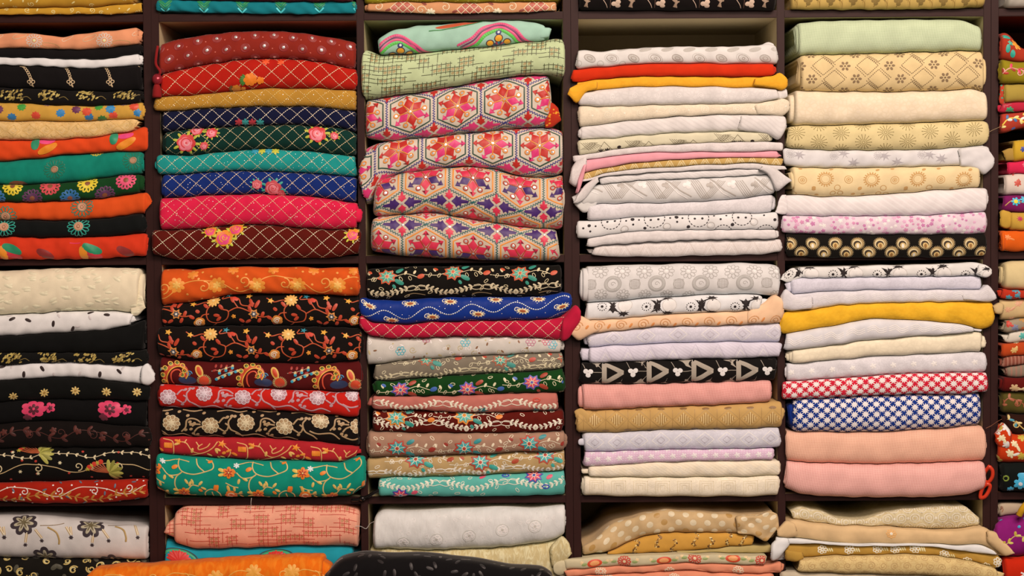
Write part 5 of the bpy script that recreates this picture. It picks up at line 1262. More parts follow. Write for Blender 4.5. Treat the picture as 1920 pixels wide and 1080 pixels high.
def p_peach(P):
    for _, u in P.us(41, 1122): P.lay('spiral_print'); c = P.at(u, 610 - (u - 1122) * .035); P.spiral(c, 11, 1.8, 2, I('d0905e')); P.leaf((c[0] + 16, c[1] - 8), 1.0, 10, 5, I('e08a4a'))
def p_blacktri(P):
    m, l = I('a89684'), I('e8dcd4')
    for _, u in P.us(83.5, 1102):
        y = 697 - (u - 1102) * .012; c = P.at(min(max(u, P.x0), P.x1), y); q = lambda a, b: (u + a, c[1] + b)
        P.lay('clover_print'); [P.dot(q(5.2 * math.cos(k * 2.094 + .5), 5.2 * math.sin(k * 2.094 + .5)), 4.8, l, 0, 12) for k in range(3)]; P.line(q(8, 1), q(26, 1), 1, m); P.line(q(-6, 8), q(-12, 22), 1, m)
        P.lay('grey_triangles')
        P.curve([q(30, 20), q(30, -22), q(64, 0)], 9, m, 0, closed=True)
        P.fill([q(2, 26), q(16, 12), q(26, 6), q(26, 26)], m, 0, 0); P.fill([q(0, -28), q(14, -16), q(26, -8), q(26, -28)], m, 0, 0); P.line(q(27.5, -26), q(27.5, 26), 1.2, I('d9c8b8'))
        P.fill([q(52, -26), q(66, -30), q(64, -14)], m, 0, 0)
def p_tandia(P):
    for _, u in P.us(41.5, 1114):
        c = P.at(u, 786 - (u - 1114) * .012); P.lay('ribbed_diamonds')
        for k in range(-6, 7): P.line((c[0] + k * 2, c[1] - (13 - abs(k) * 2)), (c[0] + k * 2, c[1] + (13 - abs(k) * 2)), 1.2, T('9a6f38' if k % 2 else 'e8c488'), 0)
        P.lay('fine_lines'); P.odiamond(c, 20, 20, 1, T('b58a4e')); P.line((c[0] + 21, c[1] - 20), (c[0] + 21, c[1] + 20), .9, T('a87c42'))
        P.ell((c[0], c[1] + 22), 7, 3, 0, T('8a6030')); P.ell((c[0] + 21, c[1] - 24), 7, 3, 0, T('8a6030'))
stack(4, 2, [
    [(1099, 500), (1150, 497), (1250, 495), (1400, 493), (1447, 494), (1460, 500)], [(1100, 568), (1140, 566), (1200, 560), (1290, 554), (1370, 551), (1430, 552), (1462, 556)],
    [(1070, 606), (1103, 600), (1150, 598), (1200, 593), (1280, 587), (1360, 584), (1424, 581), (1462, 572)], [(1075, 628), (1100, 624), (1160, 620), (1230, 611), (1300, 611), (1400, 608), (1455, 605)], [(1103, 650), (1200, 645), (1300, 641), (1400, 640), (1458, 641)],
    [(1105, 680), (1200, 676), (1300, 672), (1400, 671), (1445, 668), (1461, 668)], [(1090, 718), (1180, 719), (1280, 717), (1380, 714), (1450, 711)], [(1100, 768), (1150, 767), (1230, 762), (1300, 760), (1380, 757), (1440, 752), (1467, 750)],
    [(1090, 810), (1150, 810), (1230, 805), (1300, 804), (1400, 803), (1450, 800)], [(1097, 846), (1150, 845), (1230, 842), (1300, 841), (1400, 840), (1455, 838)], [(1098, 874), (1150, 870), (1230, 865), (1300, 863), (1440, 861)],
    [(1105, 892), (1180, 893), (1300, 893), (1400, 892), (1458, 890)], [(1097, 928), (1180, 930), (1300, 930), (1400, 930), (1457, 928)]], [
    (1098, 1460, fab('e0d2ca'), 'thick white fabric with grey outlined daisies and medallions', dict(pat=p_daisies, ends=[('L', 13, .8, 7), ('L', 8, .9, 3)])),
    (1098, 1424, fab('e4d8d2'), 'white fabric with black splashes and dotted circles above the peach spiral one', dict(pat=lambda P: ink_spots(P, 1128, 574, 82.5), ends=[('R', 12, .5, 5)])),
    (1076, 1462, fab('f0bd94'), 'peach fabric with spiral print draped at both ends', dict(pat=p_peach, tabs=[(1068, 1122, [(1068, 608), (1088, 588), (1104, 601), (1122, 602)], [(1068, 624), (1084, 640), (1104, 628), (1122, 620)], dict(dy=-3)), (1398, 1466, [(1398, 584), (1425, 570), (1450, 549), (1466, 562)], [(1398, 606), (1450, 606), (1466, 596)], dict(dy=-3))], ends=[], wr=1.5)),
    (1101, 1462, fab('dacbd0', 'scales', None, 7, 0.3), 'lilac-white fabric with pale diamond weave under the peach spiral one', dict(pat=E_('diamond', 'ece0e0', 60, 17, ph=1150, lw=1.3, c2='c4b4b8'))),
    (1104, 1461, fab('dccbd2', 'twill', None, 9, 0.25), 'lilac-white fabric above the black triangle print one', dict(pat=E_('chevron', 'cabac2', 42, 14, lw=1.0, c2='eee2e2'), ends=[('L', 15, .8, 6)])),
    (1088, 1453, fab('14100e'), 'black fabric with grey triangles and white clovers', dict(pat=p_blacktri, ends=[])),
    (1091, 1444, fab('f2ac9e', 'dots', 'c4605a', 6.0, 1.0), 'pink dotted weave fabric under the black triangle print', dict(ends=[('L', 9, .85, 5)])),
    (1080, 1465, fab('c89a5c'), 'tan fabric with ribbed diamonds', dict(pat=p_tandia, tabs=[(1079, 1104, [(1079, 768), (1090, 762), (1104, 772)], [(1079, 786), (1092, 800), (1104, 796)], dict(dy=2, pat=False))], ends=[('R', 3, .5, 4)])),
    (1094, 1461, fab('d8ccd0', 'scales', None, 7, 0.3), 'pale grey-white fabric with diamond weave between tan and lilac ones', dict(pat=E_('diamond', 'f0e6e2', 41, 17, ph=1115, c2='bfb0b4', lw=1.2), ends=[('L', 11, .4, 7)])),
    (1095, 1448, fab('e0b6c6', 'dots', 'ecd0d8', 10, .6), 'thin lilac pink fabric with white floret weave', dict(pat=E_('floret', 'f0dce2', 20, 6))),
    (1104, 1461, fab('f3dabc', 'twill', None, 9, 0.25), 'cream fabric directly under the lilac pink floret one', dict(pat=E_('wave', 'f8e6c8', 44, 16), ends=[('L', 13, .5, 6)])),
    (1093, 1459, fab('f3dcc0', 'damask', None, 16, 0.28), 'cream fabric with square key weave lying on the shelf board', dict(pat=E_('key', 'e0c7a4', 41, 13, ph=1118), ends=[('L', 3, .8, 5)]))], G)

G = 'fabrics at the foot of the shelving'
def p_sheer(P):
    P.lay('woven_dots')
    for u, w, k, j in P.grid(27, 17, 1110, 0): P.dot((u, w), 6.2, T('e2c8a2' if (k + j) % 5 else 'b98a4a'), 0, 14, .3)
def p_glitter(P):
    P.lay('glitter_bands')
    for x, y in ((1192, 1025), (1234, 1012), (1262, 1024), (1304, 1010), (1332, 1020), (1366, 1008), (1392, 1012)):
        c = P.at(x, y); g = P.rng
        for k in range(40): t = g.uniform(-1, 1); P.dot((c[0] + 4 * math.sin(t * 3) + g.uniform(-3, 3), c[1] + t * 15), g.uniform(1, 2), T(g.choice(('8a5a1c', 'd8a24a', '5a3610', 'f3d08a'))), k % 3, 6)
def p_strip(P):
    P.lay('embroidered_flowers')
    for x, y, k in ((1114, 1051, 0), (1169, 1048, 1), (1243, 1046, 0), (1300, 1042, 1), (1371, 1042, 0), (1425, 1046, 1)):
        c = P.at(x, y)
        if k == 0: P.ell(c, 14, 8, 0, T('d8431c'), 1); P.ell(c, 9, 5, 0, T('f09a5a'), 3)
        else: P.loopflower(c, 12, 12, T('c8402a'), 2, 0, .3); P.dot(c, 3, T('f0c89a'), 1)
        for s_ in (-1, 1): P.leaf((c[0] + s_ * 14, c[1]), 0 if s_ > 0 else PI, 11, 6, T('98a060')); P.flower((c[0] + s_ * 24, c[1] + 3), 4, 5, T('e8c08a'))
def p_salmon2(P):
    P.lay('silver_florets')
    for _, u in P.us(128, 1125): P.loopflower(P.at(u, 1066), 10, 10, T('e6c2a0'), 1.8, 0, .3)
stack(4, 3, [
    [(1090, 1025), (1119, 1009), (1145, 983), (1198, 966), (1246, 956), (1293, 959), (1365, 963), (1413, 966), (1449, 958)], [(1097, 1040), (1145, 1033), (1198, 1009), (1236, 999), (1317, 999), (1408, 999), (1437, 1010)],
    [(1090, 1043), (1126, 1039), (1250, 1036), (1290, 1033), (1400, 1022), (1430, 1022)], [(1056, 1045), (1126, 1039), (1270, 1035), (1425, 1037)],
    [(1061, 1065), (1150, 1057), (1200, 1058), (1270, 1051), (1341, 1053), (1425, 1056), (1462, 1050)], [(1060, 1077), (1150, 1071), (1210, 1069), (1270, 1064), (1377, 1071), (1456, 1071)], 1103], [
    (1093, 1452, fab('cfa878', sheen=.1, rough=.6), 'sheer beige fabric with woven round dots bulging over a gold one', dict(pat=p_sheer, wr=2.4, yf=-10, tabs=[(1380, 1457, [(1380, 964), (1420, 966), (1442, 955), (1457, 962)], [(1380, 999), (1410, 1001), (1436, 1016), (1457, 988)], dict(dy=-2))], ends=[])),
    (1140, 1412, fab('cf9440'), 'gold fabric with vertical glitter bands under the sheer dotted one', dict(pat=p_glitter, yf=-6, ends=[])),
    (1270, 1446, fab('b59a62'), 'khaki tan fabric wedged under the gold glitter one', dict(yf=-4, ends=[], end=5)),
    (1058, 1432, fab('cdb892'), 'cream fabric with red oval flowers and green leaves', dict(pat=p_strip, yf=-30, tabs=[(1034, 1062, [(1034, 1052), (1046, 1044), (1062, 1046)], [(1034, 1072), (1048, 1080), (1062, 1070)], dict(dy=2, pat=False))], ends=[])),
    (1060, 1462, fab('e28a68'), 'salmon fabric with silvery florets on the ledge, upper of two', dict(pat=p_salmon2, yf=-28, wr=2.0)),
    (1064, 1446, fab('e48c6a'), 'salmon fabric with silvery florets on the ledge, lower of two', dict(pat=lambda P: [P.lay('silver_florets')] + [P.loopflower(P.at(x, 1078), 10, 10, T('e6c2a0'), 1.8, 0, .3) for x in (1138, 1262)], yf=-30, wr=1.6))], G)

# ------------------------------------------------------------------ fifth column
G = 'fabrics stacked in the cell topped by mint dotted weave'
def p_goldclover(P):
    for _, u in P.us(42, 1512):
        c = P.at(u, 8); P.lay('clover_print'); [P.dot((c[0] + 4.6 * math.cos(k * 2.1 + .6), c[1] + 3 + 4.6 * math.sin(k * 2.1 + .6)), 4.4, I('8a6c34'), 0, 10) for k in range(3)]; P.line((c[0], c[1] - 1), (c[0] - 3, c[1] - 8), 1.6, I('8a6c34'))
        P.lay('scale_arcs'); P.ring((c[0] + 2, c[1] - 6), 20, 1.4, I('a07a38'), 0, 0, PI / 2); P.line((c[0] - 20, c[1] - 14), (c[0] - 20, c[1] + 16), 1.2, I('b08a48'))
        P.fill([(c[0] + 8, c[1] + 12), (c[0] + 20, c[1] + 10), (c[0] + 20, c[1] - 8), (c[0] + 17, c[1] + 4)], I('b88f4c'), 0, 0)
stack(5, 0, [-40, [(1482, 20), (1560, 20.5), (1700, 20), (1790, 18), (1843, 13)]], [(1479, 1843, fab('c9a258'), 'gold tan fabric with clover print on the top shelf', dict(pat=p_goldclover, ends=[]))], G)
def p_diaflow(P):
    m, m2 = I('7a5f42'), I('8a6c4c'); g = lambda a, b, s: dash(P, a, b, m, s)
    def dash(P, a, b, m, s):
        a, b = np.array(a), np.array(b); n = max(2, int(np.hypot(*(b - a)) / 3.6))
        for k in range(n): P.line(a + (b - a) * k / n, a + (b - a) * (k + .62) / n, 1.5, m)
    for u, w, k, j in P.grid(83, 27, 1540, 13, .25):
        P.lay('dashed_diamonds')
        for a, b in (((-20, 0), (0, 19)), ((0, 19), (20, 0)), ((20, 0), (0, -19)), ((0, -19), (-20, 0))): dash(P, (u + a[0], w + a[1]), (u + b[0], w + b[1]), m, 0)
        dash(P, (u + 3, w + 22), (u + 24, w + 2), m, 0); dash(P, (u - 4, w - 22), (u - 24, w - 2), m, 0)
        P.lay('petal_rosettes'); c = (u + 41, w); [P.ell((c[0] + 7 * math.cos(t * PI / 3), c[1] + 7 * math.sin(t * PI / 3)), 3.6, 2.6, t * PI / 3, m2, 0, 8) for t in range(6)]; P.dot(c, 2, m)
def p_circ(P):
    m = I('c8955a')
    for i, (_, u) in enumerate(P.us(86, 1545)):
        y = 336 + (i % 2); c = P.at(u, y); P.lay('spiked_rings'); P.ring(c, 11, 2, m); P.ring(c, 8, 1, m)
        for k in range(18): P.leaf((c[0] + 11 * math.cos(k * PI / 9), c[1] + 11 * math.sin(k * PI / 9)), k * PI / 9, 5, 2.6, m)
        P.lay('ring_print'); c = P.at(u + 43, y + 1); P.ring(c, 7.5, 1.2, m); P.ring(c, 4, 1.2, m); P.dot(c, 2, m)
        for a, b, r in ((22, 20, 5.5), (14, 30, 5), (28, 30, 5)): P.ring(P.at(u + a, y + b - 4), r, 1.3, m)
        for a, b in ((-22, 16), (64, 18), (52, 28), (70, 28), (12, -18), (40, -20)): P.ell(P.at(u + a, y + b), 4, 2.8, .3, m)
def p_pinkfl(P):
    P.lay('pink_florets'); g = P.rng; scat(P, lambda p: P.flower(p, g.uniform(2.5, 5), 5, I(g.choice(('d68aa8', 'e0a6bc', 'c878a0', 'f3e4e6'))), 0, .5), 230, 6.5)
def p_peacock(P):
    for r_, y0, ph in ((0, 456, 1521), (1, 473, 1500)):
        for i, (_, u) in enumerate(P.us(42, ph)):
            c = P.at(u, y0); P.lay('peacock_eyes'); rr = 11.5
            for k in range(26): a = k * 2 * PI / 26; P.line((c[0] + 9 * math.cos(a), c[1] + 9 * math.sin(a)), (c[0] + 13.5 * math.cos(a), c[1] + 13.5 * math.sin(a)), .9, I('b89a6a'), 0)
            P.dot(c, rr, I('a07c4a'), 0, 22, 0); P.dot((c[0] - 1, c[1] - 1), 9.2, I('d8bd8c'), 1, 20, 0); P.dot((c[0] - 1, c[1] - 2), 7.2, I('3a2a1a'), 2, 18, 0); P.dot((c[0], c[1] - 4), 5.4, I('d8b070'), 3, 16, 0); P.ell((c[0], c[1] - 5), 2.6, 4.4, 0, I('f0e2c4' if i % 2 else '9a6a34'), 4, 12, 0)
stack(5, 1, [
    [(1492, 44), (1540, 39), (1650, 37), (1780, 36), (1810, 40), (1837, 52)], [(1492, 105), (1530, 103), (1620, 101), (1720, 98), (1780, 96), (1825, 95), (1843, 97)], [(1500, 171), (1560, 172), (1650, 173), (1750, 171), (1825, 167), (1849, 175)],
    [(1487, 236), (1530, 236), (1600, 234), (1700, 231), (1840, 226), (1855, 228)], [(1476, 278), (1546, 282), (1667, 282), (1763, 280), (1840, 272), (1858, 274)], [(1470, 310), (1500, 314), (1550, 315), (1620, 315), (1700, 313), (1780, 311), (1833, 311), (1858, 322)],
    [(1490, 365), (1540, 369), (1600, 368), (1680, 363), (1760, 356), (1830, 352)], [(1472, 404), (1540, 405), (1620, 405), (1720, 404), (1800, 400), (1845, 396)], [(1475, 437), (1520, 439), (1600, 440), (1700, 440), (1800, 440), (1845, 438)], [(1475, 482), (1550, 485), (1650, 485), (1760, 483), (1846, 480)]], [
    (1494, 1837, fab('cccfa8', 'dots', '9aa67c', 6.2, .9), 'thick mint green dotted weave fabric, topmost of its stack', dict(ends=[('L', 4, .85, 6)], end=7, wr=.7)),
    (1498, 1843, fab('e0bd88'), 'thick beige fabric with dashed diamonds and brown rosettes', dict(pat=p_diaflow, end=7, wr=.8)),
    (1487, 1849, fab('eed2b2', 'scales', 'dcbf98', 9, .35), 'thick plain cream fabric with subtle scale weave', dict(ends=[('L', 10, .8, 9)], end=7, wr=.8)),
    (1475, 1854, fab('dcc08a'), 'beige fabric with brown starburst flowers', dict(pat=E_('burst', '8f7848', 83, 15, ph=1533, y=266, c2='7a6438', dw=19), end=11)),
    (1466, 1856, fab('dccec8'), 'white fabric with grey splashes and dotted circles', dict(pat=lambda P: (emb(P, 'burst', 'b8aaa6', 82, 8, ph=1480, y=292, dw=60), [P.star(P.at(x, y), 12, 7, I('b2a4a2'), 0, .4, 0, 0) for x, y in ((1497, 290), (1580, 288), (1657, 292), (1740, 290), (1598, 306), (1680, 305), (1762, 298), (1842, 300))]), tabs=[(1796, 1859, [(1796, 278), (1840, 275), (1850, 278), (1859, 296)], [(1796, 312), (1828, 316), (1842, 332), (1859, 312)], dict(dy=-1, pat=False))])),
    (1484, 1834, fab('e9c896'), 'cream fabric with golden spiked rings and circles', dict(pat=p_circ, ends=[('L', 4, .6, 6)])),
    (1470, 1848, fab('e6d3cc', 'twill', 'f0e2da', 16, .35), 'white fabric with diagonal sheen stripes', dict(tabs=[(1455, 1474, [(1455, 385), (1464, 360), (1474, 370)], [(1455, 400), (1466, 404), (1474, 400)], dict(dy=2))], ends=[('R', 3, .5, 5)])),
    (1464, 1846, fab('e2c4c8'), 'pale pink fabric with tiny pink florets above the black peacock one', dict(pat=p_pinkfl)),
    (1472, 1846, fab('14100c'), 'black fabric with rows of golden peacock eyes', dict(pat=p_peacock, ends=[]))], G)

G = 'fabrics stacked in the cell of star print fabrics'
stack(5, 2, [
    [(1499, 500), (1530, 500), (1600, 498), (1700, 496), (1780, 494), (1825, 490), (1850, 498)], [(1464, 524), (1500, 521), (1560, 521), (1650, 519), (1760, 518), (1838, 517), (1855, 520)], [(1466, 552), (1484, 551), (1530, 547), (1600, 544), (1700, 543), (1835, 542), (1861, 546)],
    [(1462, 586), (1475, 583), (1520, 580), (1570, 572), (1640, 568), (1740, 566), (1855, 564)], [(1465, 627), (1490, 621), (1550, 612), (1600, 602), (1632, 596), (1700, 599), (1780, 604), (1840, 617), (1858, 612)], [(1473, 656), (1520, 652), (1600, 640), (1680, 632), (1760, 627), (1820, 622), (1840, 620)],
    [(1484, 681), (1540, 676), (1640, 667), (1740, 663), (1834, 658), (1848, 660)], [(1465, 716), (1476, 713), (1530, 711), (1600, 706), (1700, 699), (1845, 697)], [(1475, 748), (1530, 745), (1620, 741), (1700, 738), (1800, 738), (1840, 734)],
    [(1470, 806), (1487, 808), (1550, 809), (1640, 810), (1740, 804), (1830, 797), (1848, 800)], [(1475, 864), (1540, 868), (1640, 870), (1740, 868), (1840, 864)], [(1475, 915), (1500, 926), (1560, 931), (1640, 932), (1760, 931), (1815, 926), (1840, 914)]], [
    (1497, 1848, fab('e4d6cc'), 'thin white fabric with black splashes and dotted circles, topmost above the star print stack', dict(pat=lambda P: ink_spots(P, 1559, 514, 82.5), tabs=[(1464, 1502, [(1464, 516), (1482, 501), (1502, 503)], [(1464, 524), (1474, 531), (1502, 520)], dict(dy=3)), (1828, 1853, [(1828, 496), (1844, 494), (1853, 504)], [(1828, 516), (1846, 522), (1853, 514)], dict(dy=-3))], ends=[])),
    (1482, 1836, fab('d9cbd0', 'damask', None, 16, 0.28), 'plain lilac-white fabric under the thin black splash one', dict(ends=[('L', 9, .7, 6)])),
    (1472, 1858, fab('dfcfcc', 'scales', None, 10, 0.26), 'white fabric with wave weave turned up at both ends above the yellow one', dict(pat=E_('wave', 'eee2da', 50, 18, c2='c9b9b4'), tabs=[(1463, 1520, [(1463, 556), (1470, 535), (1480, 548), (1492, 556), (1520, 551)], [(1463, 580), (1480, 584), (1520, 578)], dict(dy=-2)), (1800, 1861, [(1800, 548), (1832, 544), (1848, 529), (1861, 552)], [(1800, 562), (1852, 566), (1861, 560)], dict(dy=-3))], ends=[])),
    (1461, 1860, fab('f0b02c', 'knit', 'dc981c', 5, .4), 'thick golden yellow crinkled fabric between white ones above the star prints', dict(wr=1.8, end=12, ends=[])),
    (1470, 1820, fab('dccfcc', sheen=.1, rough=.6), 'silvery white fabric with swirling wave weave under the thick yellow one', dict(pat=E_('wave', 'f3e8d8', 40, 18, c2='b8aaa8', lw=1.6), ends=[('R', 16, .55, 7)])),
    (1482, 1837, fab('f0d8b8', 'scales', None, 10, 0.26), 'plain cream fabric with layered rolled end beneath the silvery wave one', dict(ends=[('L', 5, .88, 3), ('L', 10, .7, 6), ('R', 9, .6, 7)])),
    (1473, 1847, fab('dfd0ce', 'damask', None, 11, 0.3), 'white fabric with faint woven florets above the red star print', dict(pat=E_('floret', 'f2e6e0', 38, 6), wr=1.2)),
    (1465, 1848, fab('d01c34'), 'red fabric with white star print', dict(pat=lambda P: starprint(P, 'f0dfd6'), ends=[])),
    (1484, 1837, fab('14307a'), 'navy blue fabric with white star print', dict(pat=lambda P: starprint(P, 'ecdcd6'), ends=[('L', 6, .7, 9)], end=12)),
    (1470, 1848, fab('f4ba9c', 'dots', 'cc7c62', 6.2, .9), 'thick peach dotted weave fabric under the navy star print', dict(end=7, wr=.7)),
    (1470, 1843, fab('f4b6a8', 'dots', 'cc7068', 6.2, .95), 'thick pink dotted weave fabric lying on the shelf board', dict(end=7, wr=.7, ends=[]))], G)

G = 'fabrics at the foot of the shelving'
def p_lace(P): emb(P, 'circle', 'eedcc0', 26, 9, lw=1.6); emb(P, 'diamond', 'c8b08a', 26, 12, lw=1.2)
def p_mustemb(P):
    P.lay('pale_florets'); g = P.rng
    for x, y in ((1540, 1028), (1590, 1028), (1643, 1027), (1676, 1027), (1712, 1026), (1768, 1038), (1812, 1050), (1846, 1058), (1868, 1052)):
        c = P.at(x, y); P.loopflower(c, 9, 7, T('f0e4c4'), 2, 0, .2); [P.leaf((c[0] + 8 + k * 4, c[1] + 4), -1.2, 9, 2.6, T('e8d5a0')) for k in range(3)]
stack(5, 3, [
    [(1485, 960), (1495, 950), (1540, 958), (1570, 972), (1620, 975), (1655, 962), (1700, 954), (1760, 949), (1812, 947), (1835, 972)], [(1470, 975), (1489, 973), (1532, 981), (1583, 985), (1660, 987), (1762, 994), (1813, 991), (1843, 983), (1862, 994), (1893, 1029)],
    [(1450, 1003), (1481, 1004), (1532, 1013), (1609, 1018), (1711, 1017), (1787, 1019), (1838, 1019), (1884, 1042)], [(1468, 1017), (1540, 1016.5), (1609, 1020), (1711, 1019), (1735, 1021), (1800, 1030), (1860, 1038)],
    [(1475, 1052), (1510, 1043), (1560, 1039), (1620, 1039), (1700, 1036), (1760, 1040), (1830, 1052), (1880, 1068)], [(1495, 1068), (1570, 1071), (1650, 1073), (1750, 1076), (1830, 1080), (1865, 1082)], 1103], [
    (1486, 1836, fab('d2b88c', 'scales', 'e6d2aa', 12, .5), 'beige lace fabric sagging in the middle above the plain peach one', dict(pat=p_lace, yf=0, wr=2.0, ends=[])),
    (1477, 1890, fab('dfb583'), 'plain pale peach fabric with drooping ends over the beige lace stack', dict(pat=lambda P: [P.lay('gold_floret'), P.loopflower(P.at(1668, 998), 9, 8, T('e8a860'), 2, 0, .2), P.dot(P.at(1668, 998), 3, T('f8e4c0'), 2)], wr=1.4, tabs=[(1455, 1490, [(1455, 990), (1472, 972), (1490, 980)], [(1455, 1002), (1474, 1006), (1490, 1004)], dict(dy=-3)), (1846, 1893, [(1846, 992), (1864, 994), (1893, 1028)], [(1846, 1012), (1878, 1042), (1893, 1034)], dict(dy=-6))], ends=[])),
    (1452, 1862, fab('e8ddd6'), 'thin white fabric under the plain pale peach one', dict(tabs=[(1443, 1475, [(1443, 1018), (1458, 1004), (1475, 1005)], [(1443, 1050), (1458, 1046), (1475, 1018)], dict(dy=-4))], ends=[])),
    (1470, 1884, fab('b98a3c'), 'mustard gold fabric with pale florets', dict(pat=p_mustemb, wr=1.5, tabs=[(1470, 1502, [(1470, 1026), (1490, 1030), (1502, 1032)], [(1470, 1046), (1490, 1052), (1502, 1044)], dict(dy=-4, pat=False))], ends=[])),
    (1494, 1863, fab('e0bd80', 'damask', 'c59c60', 14, .45), 'textured cream gold fabric under the mustard one', dict(pat=E_('scroll', 'c8a068', 22, 8, lw=1.4), yf=-32, ends=[('R', 12, .6, 5)], wr=.8)),
    (1462, 1872, fab('c6b094'), 'pale grey-beige fabric lying on the ledge', dict(yf=-26, wr=1.4))], G)

# ------------------------------------------------------------------ sixth column (only its first strip shows)
R1 = 2240
G = 'fabrics stacked in the unit seen as a narrow strip'
def fl(cols, n, d, r=7): return lambda P: (P.lay('embroidered_flowers'), scat(P, lambda p: (P.flower(p, P.rng.uniform(.7, 1.2) * r, 6, T(P.rng.choice(cols)), 0, .5, P.rng.uniform(0, 3)), P.leaf((p[0] + 4, p[1] - 2), P.rng.uniform(-2, 2), r * 1.6, r * .6, T(P.rng.choice(cols)))), n, d))
def vn(c, leaf, pitch=60, amp=7): return lambda P: vine(P, pitch, 1880, 0, amp, c, 2, leaf, 11, 5, 14, c, 8)
stack(6, 0, [-40, [(1884, 17), (2240, 14)]], [(1884, R1, fab('b8a898'), 'greyish white fabric on the top shelf of the narrow strip', {})], G)
stack(6, 1, [
    [(1872, 66), (1885, 57), (1895, 66), (1906, 90), (1920, 94), (2240, 96)], [(1872, 112), (1900, 117), (2240, 116)], [(1872, 158), (2240, 156)], [(1876, 194), (1920, 192), (2240, 190)], [(1873, 214), (1900, 211), (1920, 208), (2240, 206)], [(1873, 252), (1895, 246), (1920, 238), (2240, 236)]], [
    (1873, R1, fab('a8331f'), 'rust red fabric with teal leaves and orange flowers, topmost of the narrow strip', dict(pat=lambda P: ([P.lay('teal_leaves')] + [P.leaf(P.at(x, y), a, 18, 8, T('1f9a84'), 1) for x, y, a in ((1873, 70, 0), (1884, 100, 1.4), (1892, 108, 1.3))] + [P.flower(P.at(1901, 86), 9, 6, T('e8901f'), 2), P.flower(P.at(1890, 82), 5, 5, T('4aa88a'), 2)]))),
    (1872, R1, fab('8f7a18'), 'olive green fabric with crimson leaves and pink stems', dict(pat=vn('e09a8a', ('b8281c', 'e03a5a', 'a8301c'), 70, 9))),
    (1880, R1, fab('a88a3c'), 'khaki yellow fabric between olive and crimson ones', dict(tabs=[(1872, 1886, [(1872, 160), (1886, 156)], [(1872, 196), (1886, 198)], dict(dy=8, mat=fab('b8402a', 'fleck', '3aa080', 6), pat=False))])),
    (1873, R1, fab('b8243a'), 'thin crimson fabric with green leaves', dict(pat=fl(('d84a5a', '2a8a5a', 'b01c30'), 24, 16))),
    (1873, R1, fab('ae3a28'), 'red fabric with yellow scrolls and blue buds, lowest of the upper pile', dict(pat=lambda P: (vine(P, 55, 1880, 0, 9, 'e8c040', 2.6, ('f0d080', '3a6a9a', 'f3ead0'), 10, 5, 12), fl(('3a5aa0', 'e8d060'), 16, 18, 4)(P)), yf=-20, ends=[]))], G)
stack(6, 1, [
    [(1895, 264), (1920, 262), (2240, 262)], [(1880, 303), (1900, 304), (1920, 300), (2240, 298)], [(1880, 328), (1900, 326), (2240, 326)], [(1880, 366), (2240, 367)], [(1877, 398), (2240, 396)], [(1880, 432), (2240, 432)], [(1873, 471), (2240, 472)]], [
    (1895, R1, fab('c99a2c'), 'golden yellow fabric with blue flowers below the dark gap', dict(pat=fl(('2a3a8a', 'f0c83a'), 26, 18, 8), tabs=[(1880, 1900, [(1880, 282), (1890, 277), (1900, 280)], [(1880, 302), (1900, 302)], dict(dy=6, mat=fab('a8803c'), pat=False))])),
    (1886, R1, fab('d02448'), 'crimson pink fabric with purple flowers', dict(pat=fl(('7a2a6a', 'e0506a'), 24, 16, 6))),
    (1880, R1, fab('d8bfae'), 'whitish fabric with red and violet flower smudges', dict(pat=fl(('c0503a', '9a5a9a', 'c84a3a'), 18, 26, 7))),
    (1877, R1, fab('7a1a52'), 'purple fabric with cyan flowers and gold stems', dict(pat=lambda P: (vine(P, 60, 1885, 0, 7, 'c8a04a', 1.6, (), 8, 4, 14), P.lay('cyan_flowers'), [P.flower(P.at(x, y), 9, 7, T('3ab0c8'), 2) for x, y in ((1899, 378), (1916, 374), (1945, 380))], [P.dot(P.at(1899, 378), 4, T('f0d020'), 5)]))),
    (1890, R1, fab('c4943a'), 'gold fabric with crimson star flowers above the plain orange one', dict(pat=lambda P: ([P.lay('crimson_stars')] + [P.star(P.at(x, 410), 7, 8, T('c02050'), 1, .45) for x in (1907, 1940, 1980)]), tabs=[(1872, 1893, [(1872, 396), (1882, 390), (1893, 400)], [(1872, 424), (1884, 430), (1893, 424)], dict(dy=2, pat=False))])),
    (1874, R1, fab('dc5a14'), 'bright orange fabric on the shelf board of the narrow strip', dict(pat=fl(('f09a4a', 'e8803a'), 20, 20, 6), tabs=[(1873, 1880, [(1873, 436), (1880, 432)], [(1873, 470), (1880, 471)], dict(dy=-2, end=3, pat=False))], ends=[]))], G)
